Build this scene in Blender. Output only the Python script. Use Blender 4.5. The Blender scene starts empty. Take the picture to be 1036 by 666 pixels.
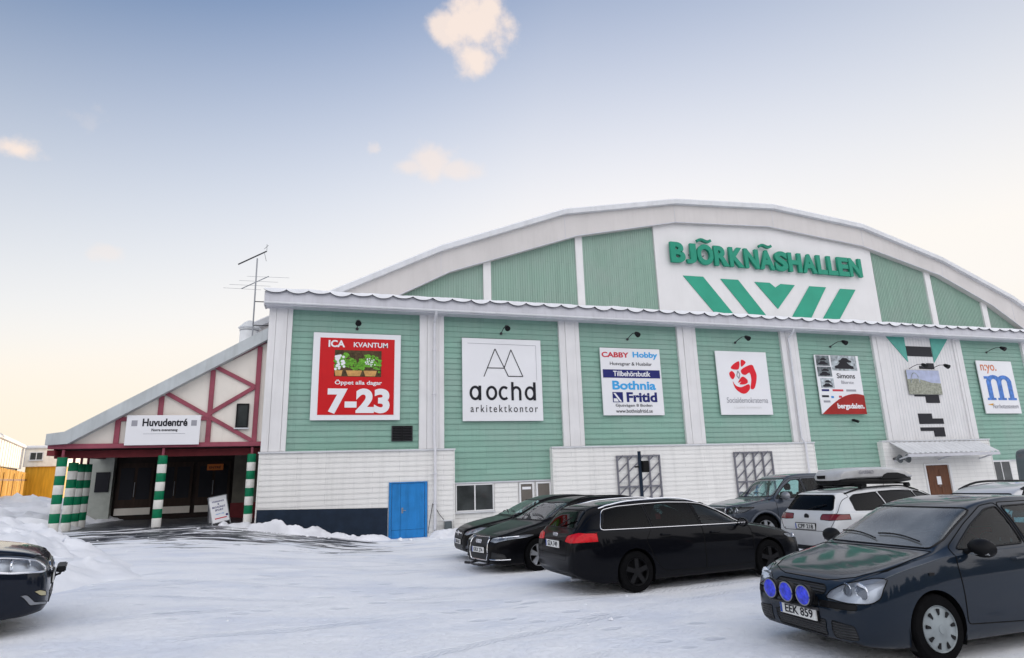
import bpy, bmesh, math, random
from mathutils import Vector, Matrix, noise
from mathutils.bvhtree import BVHTree
random.seed(7)
R = math.radians
PI = math.pi
SC = bpy.context.scene
COL = SC.collection

# ---------------------------------------------------------------- materials
def nt(m):
    m.use_nodes = True
    t = m.node_tree
    return t, t.nodes, t.links

def pbr(name, col, rough=0.6, metal=0.0, var=0.0, vscale=4.0, bump=0.0, bscale=30.0, coat=0.0, spec=0.22,
        stretch=(1, 1, 1), grime=0.0):
    """principled material, colour broken up by noise, optional bump and dirt streaks"""
    m = bpy.data.materials.new(name)
    t, N, L = nt(m)
    b = N['Principled BSDF']
    b.inputs['Base Color'].default_value = (*col, 1)
    b.inputs['Roughness'].default_value = rough
    b.inputs['Metallic'].default_value = metal
    b.inputs['Coat Weight'].default_value = coat
    b.inputs['Coat Roughness'].default_value = 0.04
    b.inputs['Specular IOR Level'].default_value = spec
    if var or bump or grime:
        tc = N.new('ShaderNodeTexCoord')
        mp = N.new('ShaderNodeMapping'); mp.inputs['Scale'].default_value = stretch
        L.new(tc.outputs['Object'], mp.inputs['Vector'])
    if var:
        n = N.new('ShaderNodeTexNoise'); n.inputs['Scale'].default_value = vscale
        n.inputs['Detail'].default_value = 6
        L.new(mp.outputs[0], n.inputs['Vector'])
        r = N.new('ShaderNodeMapRange')
        r.inputs[1].default_value = 0.3; r.inputs[2].default_value = 0.7
        r.inputs[3].default_value = 1 - var; r.inputs[4].default_value = 1 + var
        L.new(n.outputs[0], r.inputs[0])
        mx = N.new('ShaderNodeMix'); mx.data_type = 'RGBA'; mx.blend_type = 'MULTIPLY'
        mx.inputs[0].default_value = 1
        mx.inputs[6].default_value = (*col, 1)
        L.new(r.outputs[0], mx.inputs[7])
        out = mx.outputs[2]
        if grime:
            g = N.new('ShaderNodeTexNoise'); g.inputs['Scale'].default_value = 1.0
            g.inputs['Detail'].default_value = 8; g.inputs['Roughness'].default_value = .65
            m2 = N.new('ShaderNodeMapping'); m2.inputs['Scale'].default_value = (5, 5, .5)
            L.new(tc.outputs['Object'], m2.inputs['Vector']); L.new(m2.outputs[0], g.inputs['Vector'])
            r2 = N.new('ShaderNodeMapRange')
            r2.inputs[1].default_value = 0.48; r2.inputs[2].default_value = 0.78
            r2.inputs[3].default_value = 0; r2.inputs[4].default_value = grime
            L.new(g.outputs[0], r2.inputs[0])
            m3 = N.new('ShaderNodeMix'); m3.data_type = 'RGBA'
            L.new(r2.outputs[0], m3.inputs[0]); L.new(out, m3.inputs[6])
            m3.inputs[7].default_value = (col[0] * .45, col[1] * .43, col[2] * .4, 1)
            out = m3.outputs[2]
        L.new(out, b.inputs['Base Color'])
    if bump:
        n2 = N.new('ShaderNodeTexNoise'); n2.inputs['Scale'].default_value = bscale
        n2.inputs['Detail'].default_value = 8
        L.new(mp.outputs[0], n2.inputs['Vector'])
        bp = N.new('ShaderNodeBump'); bp.inputs['Strength'].default_value = bump
        bp.inputs['Distance'].default_value = 0.02
        L.new(n2.outputs[0], bp.inputs['Height']); L.new(bp.outputs[0], b.inputs['Normal'])
    return m

def paint(name, col, metal=0.0, rough=0.35, dirt=0.25, dirtcol=(.09, .085, .08), spec=.5, coat=1.0, ior=1.5):
    """car paint with a clear coat and road dirt thickening towards the sills; unpainted steel grey on the inside of the panel"""
    m = bpy.data.materials.new(name)
    t, N, L = nt(m)
    b = N['Principled BSDF']
    b.inputs['Metallic'].default_value = metal
    b.inputs['Roughness'].default_value = rough
    b.inputs['Coat Weight'].default_value = 1
    b.inputs['Coat Roughness'].default_value = .05
    b.inputs['Coat IOR'].default_value = ior
    b.inputs['Specular IOR Level'].default_value = spec
    tc = N.new('ShaderNodeTexCoord')
    n = N.new('ShaderNodeTexNoise'); n.inputs['Scale'].default_value = 5; n.inputs['Detail'].default_value = 8
    L.new(tc.outputs['Object'], n.inputs['Vector'])
    sp = N.new('ShaderNodeSeparateXYZ'); L.new(tc.outputs['Object'], sp.inputs[0])
    zr = N.new('ShaderNodeMapRange'); zr.inputs[1].default_value = .2; zr.inputs[2].default_value = .75
    zr.inputs[3].default_value = 1; zr.inputs[4].default_value = 0.12
    L.new(sp.outputs['Z'], zr.inputs[0])
    mu = N.new('ShaderNodeMath'); mu.operation = 'MULTIPLY'
    L.new(zr.outputs[0], mu.inputs[0]); L.new(n.outputs[0], mu.inputs[1])
    mu2 = N.new('ShaderNodeMath'); mu2.operation = 'MULTIPLY'; mu2.inputs[1].default_value = dirt * 2
    mu2.use_clamp = True
    L.new(mu.outputs[0], mu2.inputs[0])
    mx = N.new('ShaderNodeMix'); mx.data_type = 'RGBA'
    L.new(mu2.outputs[0], mx.inputs[0]); mx.inputs[6].default_value = (*col, 1); mx.inputs[7].default_value = (*dirtcol, 1)
    ge = N.new('ShaderNodeNewGeometry')
    mx2 = N.new('ShaderNodeMix'); mx2.data_type = 'RGBA'
    L.new(ge.outputs['Backfacing'], mx2.inputs[0]); L.new(mx.outputs[2], mx2.inputs[6])
    mx2.inputs[7].default_value = (.03, .03, .032, 1)
    L.new(mx2.outputs[2], b.inputs['Base Color'])
    cr = N.new('ShaderNodeMapRange'); cr.inputs[1].default_value = 0; cr.inputs[2].default_value = .6
    cr.inputs[3].default_value = coat; cr.inputs[4].default_value = .15 * coat
    L.new(mu2.outputs[0], cr.inputs[0]); L.new(cr.outputs[0], b.inputs['Coat Weight'])
    return m

def glass(name, tint=(.55, .62, .62), gloss=1.0, rough=0.02, ior=1.38, sky_sheen=0.0):
    """car glass: tinted, reflecting, optionally with an uneven pale film painted in for sky reflection"""
    m = bpy.data.materials.new(name)
    t, N, L = nt(m)
    N.remove(N['Principled BSDF'])
    o = N['Material Output']
    tr = N.new('ShaderNodeBsdfTransparent'); tr.inputs[0].default_value = (*tint, 1)
    gl = N.new('ShaderNodeBsdfGlossy'); gl.inputs[0].default_value = (gloss, gloss, gloss, 1); gl.inputs['Roughness'].default_value = rough
    fr = N.new('ShaderNodeFresnel'); fr.inputs[0].default_value = ior
    under_ = tr
    if sky_sheen:
        df = N.new('ShaderNodeBsdfDiffuse'); df.inputs[0].default_value = (.72, .76, .76, 1)  # pale diffuse film painting in the reflected sky
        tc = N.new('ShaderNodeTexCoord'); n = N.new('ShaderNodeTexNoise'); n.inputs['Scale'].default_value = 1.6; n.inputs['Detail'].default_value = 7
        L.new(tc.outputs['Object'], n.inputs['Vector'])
        r = N.new('ShaderNodeMapRange'); r.inputs[1].default_value = .35; r.inputs[2].default_value = .68; r.inputs[3].default_value = sky_sheen * .25; r.inputs[4].default_value = sky_sheen
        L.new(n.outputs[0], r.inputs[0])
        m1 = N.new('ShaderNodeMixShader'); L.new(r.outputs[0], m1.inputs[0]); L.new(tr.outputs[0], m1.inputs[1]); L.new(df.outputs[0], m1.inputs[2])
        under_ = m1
    mx = N.new('ShaderNodeMixShader')
    L.new(fr.outputs[0], mx.inputs[0]); L.new(under_.outputs[0], mx.inputs[1]); L.new(gl.outputs[0], mx.inputs[2])
    L.new(mx.outputs[0], o.inputs[0])
    return m

def emit(name, col, s):
    m = pbr(name, col, .4)
    b = m.node_tree.nodes['Principled BSDF']
    b.inputs['Emission Color'].default_value = (*col, 1); b.inputs['Emission Strength'].default_value = s
    return m

def grille_mat(name, col=(.012, .012, .013), scale=38, axis='Z'):
    m = bpy.data.materials.new(name)
    t, N, L = nt(m)
    b = N['Principled BSDF']; b.inputs['Roughness'].default_value = .45
    tc = N.new('ShaderNodeTexCoord')
    w = N.new('ShaderNodeTexWave'); w.wave_type = 'BANDS'; w.bands_direction = axis; w.inputs['Scale'].default_value = scale / 6.28 * 2
    L.new(tc.outputs['Object'], w.inputs['Vector'])
    cr = N.new('ShaderNodeMapRange'); cr.inputs[1].default_value = .35; cr.inputs[2].default_value = .6
    cr.inputs[3].default_value = 0.25; cr.inputs[4].default_value = 1.6
    L.new(w.outputs['Fac'], cr.inputs[0])
    mx = N.new('ShaderNodeMix'); mx.data_type = 'RGBA'; mx.blend_type = 'MULTIPLY'; mx.inputs[0].default_value = 1
    mx.inputs[6].default_value = (*col, 1); L.new(cr.outputs[0], mx.inputs[7])
    L.new(mx.outputs[2], b.inputs['Base Color'])
    bp = N.new('ShaderNodeBump'); bp.inputs['Distance'].default_value = .01; bp.inputs['Strength'].default_value = .8
    L.new(w.outputs['Fac'], bp.inputs['Height']); L.new(bp.outputs[0], b.inputs['Normal'])
    return m

def boards(name, col, rough, pitch, length, vary, fade, vertical=False):
    """painted boards: every board a slightly different, unevenly weathered tone, with butt joints and run-down dirt"""
    m = bpy.data.materials.new(name)
    t, N, L = nt(m)
    b = N['Principled BSDF']; b.inputs['Roughness'].default_value = rough; b.inputs['Specular IOR Level'].default_value = .2
    tc = N.new('ShaderNodeTexCoord')
    mp = N.new('ShaderNodeMapping'); L.new(tc.outputs['Object'], mp.inputs['Vector'])
    mp.inputs['Rotation'].default_value = (R(-90), 0, 0) if not vertical else (R(-90), 0, R(90))
    br = N.new('ShaderNodeTexBrick'); L.new(mp.outputs[0], br.inputs['Vector'])
    br.inputs['Scale'].default_value = 1; br.inputs['Brick Width'].default_value = length; br.inputs['Row Height'].default_value = pitch
    br.inputs['Mortar Size'].default_value = .004; br.offset = .37; br.offset_frequency = 3
    lo = tuple(c * (1 - vary) for c in col); hi = tuple(min(1, c * (1 + vary)) for c in col)
    br.inputs['Color1'].default_value = (*lo, 1); br.inputs['Color2'].default_value = (*hi, 1); br.inputs['Mortar'].default_value = (*[c * .6 for c in col], 1)
    def noise_(scale, st, det=7, ro=.6):
        q = N.new('ShaderNodeMapping'); q.inputs['Scale'].default_value = st; L.new(tc.outputs['Object'], q.inputs['Vector'])
        n = N.new('ShaderNodeTexNoise'); n.inputs['Scale'].default_value = scale; n.inputs['Detail'].default_value = det; n.inputs['Roughness'].default_value = ro
        L.new(q.outputs[0], n.inputs['Vector']); return n.outputs[0]
    def rg(s, a_, b_, c, d):
        r = N.new('ShaderNodeMapRange')
        for i, v in enumerate((a_, b_, c, d)): r.inputs[i + 1].default_value = v
        L.new(s, r.inputs[0]); return r.outputs[0]
    def mx(f, x, y):
        k = N.new('ShaderNodeMix'); k.data_type = 'RGBA'; L.new(f, k.inputs[0])
        for i, v in ((6, x), (7, y)):
            if isinstance(v, tuple): k.inputs[i].default_value = (*v, 1)
            else: L.new(v, k.inputs[i])
        return k.outputs[2]
    g = sum(col) / 3
    c = mx(rg(noise_(.45, (1, 1, 1)), .42, .68, 0, fade), br.outputs[0], tuple(.5 * x + .5 * (g * 1.12) for x in col))     # faded areas
    c = mx(rg(noise_(1.0, (4.5, 4.5, .28)), .50, .80, 0, .34), c, tuple(x * .58 for x in col))                              # dirt run-off
    c = mx(rg(noise_(7, (1, 1, 1.6), 9, .7), .66, .78, 0, .30), c, tuple(x * .6 for x in col))                            # chips and spots
    L.new(c, b.inputs['Base Color'])
    bp = N.new('ShaderNodeBump'); bp.inputs['Strength'].default_value = .25; bp.inputs['Distance'].default_value = .015
    L.new(noise_(16, (.4, 1, 2)), bp.inputs['Height']); L.new(bp.outputs[0], b.inputs['Normal'])
    return m

M = {}
M['green'] = boards('green_paint', (.24, .41, .335), .6, .225, 3.1, .07, .42)
M['green_v'] = boards('green_paint_upper', (.285, .415, .345), .62, .13, 2.6, .05, .5, True)
M['white'] = pbr('white_paint', (.73, .72, .72), .55, var=.05, vscale=1.2, bump=.08, bscale=20, grime=.16)
M['white_base'] = boards('white_board_paint', (.77, .76, .735), .6, .19, 2.7, .025, .1)
M['arch'] = pbr('grey_white_sheet', (.58, .555, .54), .55, var=.05, vscale=.7, grime=.12)
M['roof_edge'] = pbr('pale_sheet_edge', (.62, .63, .65), .45, var=.06, vscale=1.5, grime=.2)
M['porch_roof'] = pbr('grey_porch_roof', (.47, .50, .51), .5, var=.08, vscale=1.5, grime=.3)
M['fascia'] = pbr('grey_fascia', (.58, .58, .62), .5, var=.06, vscale=1.3, grime=.25)
M['dark_edge'] = pbr('dark_sheet_edge', (.08, .08, .09), .6)
M['snow'] = None
M['plinth'] = pbr('navy_plinth', (.012, .022, .04), .75, var=.2, vscale=3, bump=.2)
M['blue'] = pbr('blue_door_paint', (.02, .20, .52), .5, var=.1, vscale=2.5, grime=.55)
M['steel'] = pbr('grey_steel', (.28, .29, .31), .4, .6, var=.1)
M['dark_steel'] = pbr('dark_steel', (.05, .05, .055), .5, .3, var=.1)
M['lattice'] = pbr('grey_lattice_paint', (.16, .16, .185), .5, var=.1)
M['pipe'] = pbr('pale_downpipe', (.63, .63, .66), .45, var=.06)
M['pane'] = pbr('dark_pane', (.045, .05, .05), .08, var=.4, vscale=1.2, spec=.6)
M['blind'] = pbr('window_blind', (.14, .125, .11), .6, var=.15, vscale=2)
M['frame'] = pbr('white_frame', (.72, .72, .72), .5)
M['brown'] = pbr('brown_door_wood', (.12, .045, .02), .5, var=.25, vscale=3, stretch=(6, 1, .6))
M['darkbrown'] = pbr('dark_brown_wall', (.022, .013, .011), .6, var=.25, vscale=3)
M['porch_door'] = pbr('warm_brown_door', (.034, .018, .012), .5, var=.3, vscale=2, stretch=(5, 1, .6))
M['olive'] = pbr('dull_olive_wall', (.16, .15, .125), .7, var=.12)
M['palewall'] = pbr('pale_green_grey_wall', (.40, .42, .38), .7, var=.1)
M['red'] = pbr('red_brown_beam', (.30, .075, .105), .6, var=.16, vscale=2, grime=.3)
M['darkred'] = pbr('dark_red_beam', (.17, .025, .03), .6, var=.15)
M['cream'] = pbr('cream_board', (.76, .71, .64), .65, var=.05, vscale=1.2, grime=.14)
M['post_g'] = pbr('post_green', (.0, .17, .075), .5, var=.15, vscale=5)
M['post_w'] = pbr('post_white', (.75, .74, .70), .5, var=.08, vscale=5, grime=.25)
M['teal'] = pbr('teal_sheet', (.09, .36, .30), .5, var=.08)
M['sign_green'] = pbr('sign_green', (.03, .31, .205), .5, var=.06, vscale=1)
M['letter_green'] = pbr('letter_green', (.015, .25, .16), .45, var=.05)
M['board'] = pbr('sign_board_white', (.70, .69, .69), .5, var=.03, vscale=.8, grime=.06)
M['sign_white'] = pbr('sign_white', (.78, .78, .80), .4, var=.02, vscale=1)
M['sign_red'] = pbr('sign_red', (.55, .008, .012), .4, var=.04, vscale=2)
M['ink'] = pbr('ink_black', (.012, .012, .018), .5)
M['ink_grey'] = pbr('ink_grey', (.32, .32, .35), .5)
M['ink_red'] = pbr('ink_red', (.55, .04, .06), .5)
M['rose'] = pbr('rose_red', (.68, .012, .025), .45, var=.06)
M['ink_blue'] = pbr('ink_blue', (.04, .25, .6), .5)
M['ink_navy'] = pbr('ink_navy', (.015, .02, .14), .5)
M['ink_cyan'] = pbr('ink_cyan', (.05, .36, .72), .5)
M['m_blue'] = pbr('mottled_blue', (.07, .19, .52), .5, var=.35, vscale=5)
M['m_orange'] = pbr('dull_orange', (.6, .2, .1), .5, var=.25, vscale=6)
M['burgundy'] = pbr('burgundy_print', (.33, .015, .012), .45, var=.15, vscale=2)
M['leaf'] = pbr('leaf_print', (.12, .34, .03), .5, var=.5, vscale=14)
M['leaf_dark'] = pbr('print_ground', (.07, .045, .02), .5, var=.6, vscale=9)
M['pot'] = pbr('pot_print', (.55, .30, .10), .5, var=.2, vscale=8)
M['photo_grey'] = pbr('grey_photo_print', (.13, .15, .16), .5, var=.75, vscale=5)
M['photo_grey2'] = pbr('pale_photo_print', (.36, .40, .42), .5, var=.6, vscale=6)
M['photo_sky'] = pbr('photo_sky_print', (.42, .46, .62), .5, var=.15, vscale=3)
M['photo_field'] = pbr('photo_field_print', (.30, .31, .25), .5, var=.35, vscale=9)
M['glow'] = emit('orange_lit_sign', (.5, .14, .03), .02)
M['yellow'] = pbr('yellow_plank', (.64, .34, .03), .6, var=.18, vscale=2, stretch=(4, 4, .4), grime=.3)
M['tank'] = pbr('pale_tank_sheet', (.74, .75, .75), .5, var=.06)
M['cabin'] = pbr('cream_cabin_sheet', (.84, .79, .70), .6, var=.08, grime=.2)  # cream brightened to stand in for sunlight on the cabin fronts
# vehicles
M['rubber'] = pbr('tyre_rubber', (.004, .004, .0045), .9, var=.3, vscale=10, spec=.08)
M['trim'] = pbr('black_trim', (.006, .006, .007), .5, spec=.2)
M['gap'] = pbr('shut_line', (.003, .003, .003), .9)
M['chrome'] = pbr('chrome_trim', (.75, .75, .77), .15, 1.0)
M['silver'] = pbr('wheel_silver', (.48, .49, .50), .35, .75, var=.15, vscale=8)
M['hubcap'] = pbr('hubcap_grey', (.27, .30, .31), .45, .2, var=.2, vscale=6)
M['darkwheel'] = pbr('dark_wheel', (.007, .007, .008), .5, .0, spec=.2)
M['seat'] = pbr('seat_cloth', (.03, .03, .035), .8)
M['lens'] = glass('lamp_lens', (.9, .93, .95))
M['bowl'] = pbr('lamp_reflector', (.74, .76, .82), .35, .15)
M['bowl_dark'] = pbr('lamp_housing_dark', (.06, .065, .075), .3, .4)
M['fog'] = pbr('fog_lamp_warm_glint', (.45, .40, .24), .2, coat=.4)  # yellowish tone paints in the warm reflection on the lens
M['bulb'] = pbr('bulb_silver', (.85, .87, .9), .12, .9)
M['tail'] = pbr('tail_red', (.52, .003, .010), .2, coat=.15, var=.15, vscale=20, spec=.2)
M['tail_dark'] = pbr('tail_dark_red', (.16, .004, .006), .12, coat=1)
M['tail_white'] = pbr('tail_white', (.6, .55, .55), .15, coat=1)
M['glass'] = glass('car_glass', (.55, .76, .76), ior=1.3)
M['glass_golf'] = glass('hatchback_glass', (.36, .64, .69), ior=1.3)
M['glass_screen'] = glass('sheen_windscreen', (.60, .84, .85), ior=1.8, sky_sheen=.26)  # whitish film in the glass colour imitates a bright sky reflection
M['glass_screen_clear'] = glass('faint_sheen_windscreen', (.58, .78, .77), ior=1.5, sky_sheen=.12)  # weaker painted reflection film for the other cars
M['glass_dark'] = glass('car_glass_dark', (.07, .12, .13), ior=1.22)
M['plate'] = pbr('plate_white', (.72, .72, .70), .45, var=.06, vscale=12)
M['plate_blue'] = pbr('plate_blue', (.03, .08, .4), .45)
M['bluelamp'] = pbr('blue_lamp_cover', (.04, .06, .66), .3, coat=.5, var=.45, vscale=22)
M['grille'] = grille_mat('black_grille')
M['p_golf'] = paint('dark_slate_paint', (.0055, .0125, .024), .2, .38, .14, (.024, .027, .032), .08, 1, 1.36)
M['p_avant'] = paint('black_blue_paint', (.0015, .0018, .0035), .0, .4, .08, (.010, .010, .012), .05, .7, 1.25)
M['p_a6'] = paint('black_paint', (.0018, .0018, .0028), .0, .4, .08, (.010, .010, .011), .05, .4, 1.25)
M['p_opel'] = paint('black_brown_paint', (.0028, .0022, .0026), .0, .4, .12, (.012, .012, .012), .05, .4, 1.25)
M['p_truck'] = paint('grey_pickup_paint', (.045, .055, .075), .3, .4, .2, (.06, .06, .06), .2, 1, 1.4)
M['p_white'] = paint('white_car_paint', (.62, .63, .64), 0, .35, .35, (.22, .2, .18))
M['p_kia'] = paint('dark_petrol_paint', (.003, .006, .014), .1, .35, .1, (.015, .015, .016), .1, 1, 1.32)
M['p_silver'] = paint('silver_paint', (.55, .55, .56), .3, .4, .15)
M['p_van'] = paint('grey_van_paint', (.065, .085, .095), .1, .45, .2)

def sub_(N, L, a, b):
    x = N.new('ShaderNodeMath'); x.operation = 'SUBTRACT'; L.new(a, x.inputs[0]); L.new(b, x.inputs[1]); return x.outputs[0]
def snow_material():
    m = bpy.data.materials.new('trampled_snow')
    t, N, L = nt(m)
    b = N['Principled BSDF']
    b.inputs['Roughness'].default_value = .72
    b.inputs['Specular IOR Level'].default_value = .25
    tc = N.new('ShaderNodeTexCoord')
    def noise_n(scale, det, rough=.55, st=(1, 1, 1), rz=0, dist=0):
        mp = N.new('ShaderNodeMapping'); mp.inputs['Scale'].default_value = st; mp.inputs['Rotation'].default_value = (0, 0, rz)
        L.new(tc.outputs['Object'], mp.inputs['Vector'])
        n = N.new('ShaderNodeTexNoise'); n.inputs['Scale'].default_value = scale; n.inputs['Detail'].default_value = det
        n.inputs['Roughness'].default_value = rough; n.inputs['Distortion'].default_value = dist
        L.new(mp.outputs[0], n.inputs['Vector'])
        return n.outputs[0]
    def rng(s, a, b_, c=0., d=1.):
        r = N.new('ShaderNodeMapRange'); r.interpolation_type = 'SMOOTHSTEP'
        for i, v in enumerate((a, b_, c, d)): r.inputs[i + 1].default_value = v
        L.new(s, r.inputs[0]); return r.outputs[0]
    def mth(op, a, b_):
        x = N.new('ShaderNodeMath'); x.operation = op; x.use_clamp = op != 'ADD'
        for i, v in enumerate((a, b_)):
            if isinstance(v, (int, float)): x.inputs[i].default_value = v
            else: L.new(v, x.inputs[i])
        return x.outputs[0]
    def mix(f, a, b_):
        x = N.new('ShaderNodeMix'); x.data_type = 'RGBA'
        L.new(f, x.inputs[0])
        for i, v in ((6, a), (7, b_)):
            if isinstance(v, tuple): x.inputs[i].default_value = (*v, 1)
            else: L.new(v, x.inputs[i])
        return x.outputs[2]
    packed = rng(noise_n(.55, 8, .6, (1, 1.6, 1), .2), .42, .68)
    c = mix(packed, (.88, .89, .915), (.76, .79, .86))
    specks = rng(noise_n(9, 6, .7), .68, .80)
    c = mix(mth('MULTIPLY', specks, .22), c, (.32, .32, .33))
    # driven lanes: long smears running across the lot
    lanes = rng(noise_n(1.0, 6, .6, (.22, 1.7, 1), .06, .4), .55, .74)
    c = mix(mth('MULTIPLY', lanes, .42), c, (.55, .60, .71))
    # bare wet asphalt scraped out in front of the porch
    sp = N.new('ShaderNodeSeparateXYZ'); L.new(tc.outputs['Object'], sp.inputs[0])
    xm = mth('MULTIPLY', rng(sp.outputs['X'], -10.5, -8.0), rng(sp.outputs['X'], 3.8, 0.2))
    ym = mth('MULTIPLY', rng(sp.outputs['Y'], -8.5, -2.2), rng(sp.outputs['Y'], 9, 7))
    area = mth('MULTIPLY', xm, ym)
    st = noise_n(1.0, 7, .62, (.5, 1.7, 1), .10, 1.3)
    streak = rng(mth('ADD', st, mth('MULTIPLY', area, .175)), .60, .68)
    streak = mth('MULTIPLY', streak, rng(area, .02, .4))
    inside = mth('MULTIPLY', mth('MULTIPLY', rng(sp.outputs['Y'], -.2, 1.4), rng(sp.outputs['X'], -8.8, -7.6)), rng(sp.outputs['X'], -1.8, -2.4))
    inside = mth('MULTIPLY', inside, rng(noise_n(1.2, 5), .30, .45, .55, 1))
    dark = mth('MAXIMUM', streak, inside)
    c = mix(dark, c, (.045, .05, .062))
    # tyre tracks: pairs of packed, ridged bands curving through the lot
    def lin(s, k, o):
        x = N.new('ShaderNodeMath'); x.operation = 'MULTIPLY_ADD'; L.new(s, x.inputs[0]); x.inputs[1].default_value = k
        if isinstance(o, (int, float)): x.inputs[2].default_value = o
        else: L.new(o, x.inputs[2])
        return x.outputs[0]
    def un(op, s):
        x = N.new('ShaderNodeMath'); x.operation = op; L.new(s, x.inputs[0]); return x.outputs[0]
    X, Y = sp.outputs['X'], sp.outputs['Y']
    wob = noise_n(.5, 3)
    tracks = None; tread = None
    for k, (y0, sl, am, fq, ph, half) in enumerate(((-7.2, .05, .7, .33, .4, .74), (-9.4, -.10, .9, .25, 2.0, .72), (-15.2, .16, .8, .22, 1.1, .76), (-12.6, .02, 1.0, .28, 3.3, .74), (-4.6, .03, .4, .4, .9, .75), (-18.6, .30, .9, .3, .2, .74), (-10.5, .45, .6, .3, 2.2, .73))):
        cy = lin(un('SINE', lin(X, fq, ph)), am, lin(X, sl, y0))
        dd = un('ABSOLUTE', sub_(N, L, Y, lin(wob, .3, cy)))
        d2 = un('ABSOLUTE', lin(dd, 1, -half))
        band = rng(d2, .125, .095)
        wv = un('SINE', lin(X, 58, lin(d2, 70, 0)))
        tr_ = mth('MULTIPLY', band, rng(wv, -.3, .5))
        tracks = band if tracks is None else mth('MAXIMUM', tracks, band)
        tread = tr_ if tread is None else mth('MAXIMUM', tread, tr_)
    worn = rng(noise_n(.45, 5, .6), .36, .60)          # tracks fade in and out
    tracks = mth('MULTIPLY', tracks, worn); tread = mth('MULTIPLY', tread, worn)
    c = mix(mth('MULTIPLY', tracks, .16), c, (.56, .60, .68))
    c = mix(mth('MULTIPLY', tread, .12), c, (.45, .49, .57))
    # footprints
    vo = N.new('ShaderNodeTexVoronoi'); vo.inputs['Scale'].default_value = 1.0; vo.inputs['Randomness'].default_value = 1
    mpv = N.new('ShaderNodeMapping'); mpv.inputs['Scale'].default_value = (1.5, 2.6, 0); mpv.inputs['Rotation'].default_value = (0, 0, .5); L.new(tc.outputs['Object'], mpv.inputs['Vector']); L.new(mpv.outputs[0], vo.inputs['Vector'])
    foot = mth('MULTIPLY', rng(vo.outputs['Distance'], .26, .17), rng(noise_n(.3, 3), .46, .56))
    c = mix(mth('MULTIPLY', foot, .36), c, (.55, .58, .65))
    grit = mth('MULTIPLY', rng(noise_n(38, 3, .6), .68, .76), rng(noise_n(.7, 4), .40, .58))
    c = mix(mth('MULTIPLY', grit, .75), c, (.16, .14, .12))
    L.new(c, b.inputs['Base Color'])
    L.new(rng(dark, 0, 1, .72, .35), b.inputs['Roughness'])
    h = mth('ADD', mth('MULTIPLY', noise_n(7, 7, .52), .45), mth('MULTIPLY', noise_n(1.8, 6, .6, (.5, 1.5, 1), .1), .7))
    h = mth('ADD', h, mth('MULTIPLY', rng(noise_n(16, 7, .7), .45, .75), .16))
    h = sub_(N, L, h, mth('ADD', mth('MULTIPLY', tracks, .22), mth('ADD', mth('MULTIPLY', tread, .22), mth('MULTIPLY', foot, .5))))
    bp = N.new('ShaderNodeBump'); bp.inputs['Strength'].default_value = .55; bp.inputs['Distance'].default_value = .09
    L.new(h, bp.inputs['Height']); L.new(bp.outputs[0], b.inputs['Normal'])
    return m
M['ground'] = snow_material()
M['snow'] = pbr('piled_snow', (.80, .81, .84), .75, var=.05, vscale=2, bump=.7, bscale=7, spec=.25)
M['dirty_snow'] = pbr('piled_snow_greyed', (.72, .73, .77), .8, var=.12, vscale=1.6, bump=.9, bscale=6, spec=.2)

# ---------------------------------------------------------------- mesh helpers
def shade(me, ang=35):
    bm = bmesh.new(); bm.from_mesh(me)
    for f in bm.faces: f.smooth = True
    for e in bm.edges:
        if len(e.link_faces) == 2:
            e.smooth = e.calc_face_angle(0) < R(ang)
    bm.to_mesh(me); bm.free()

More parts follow.
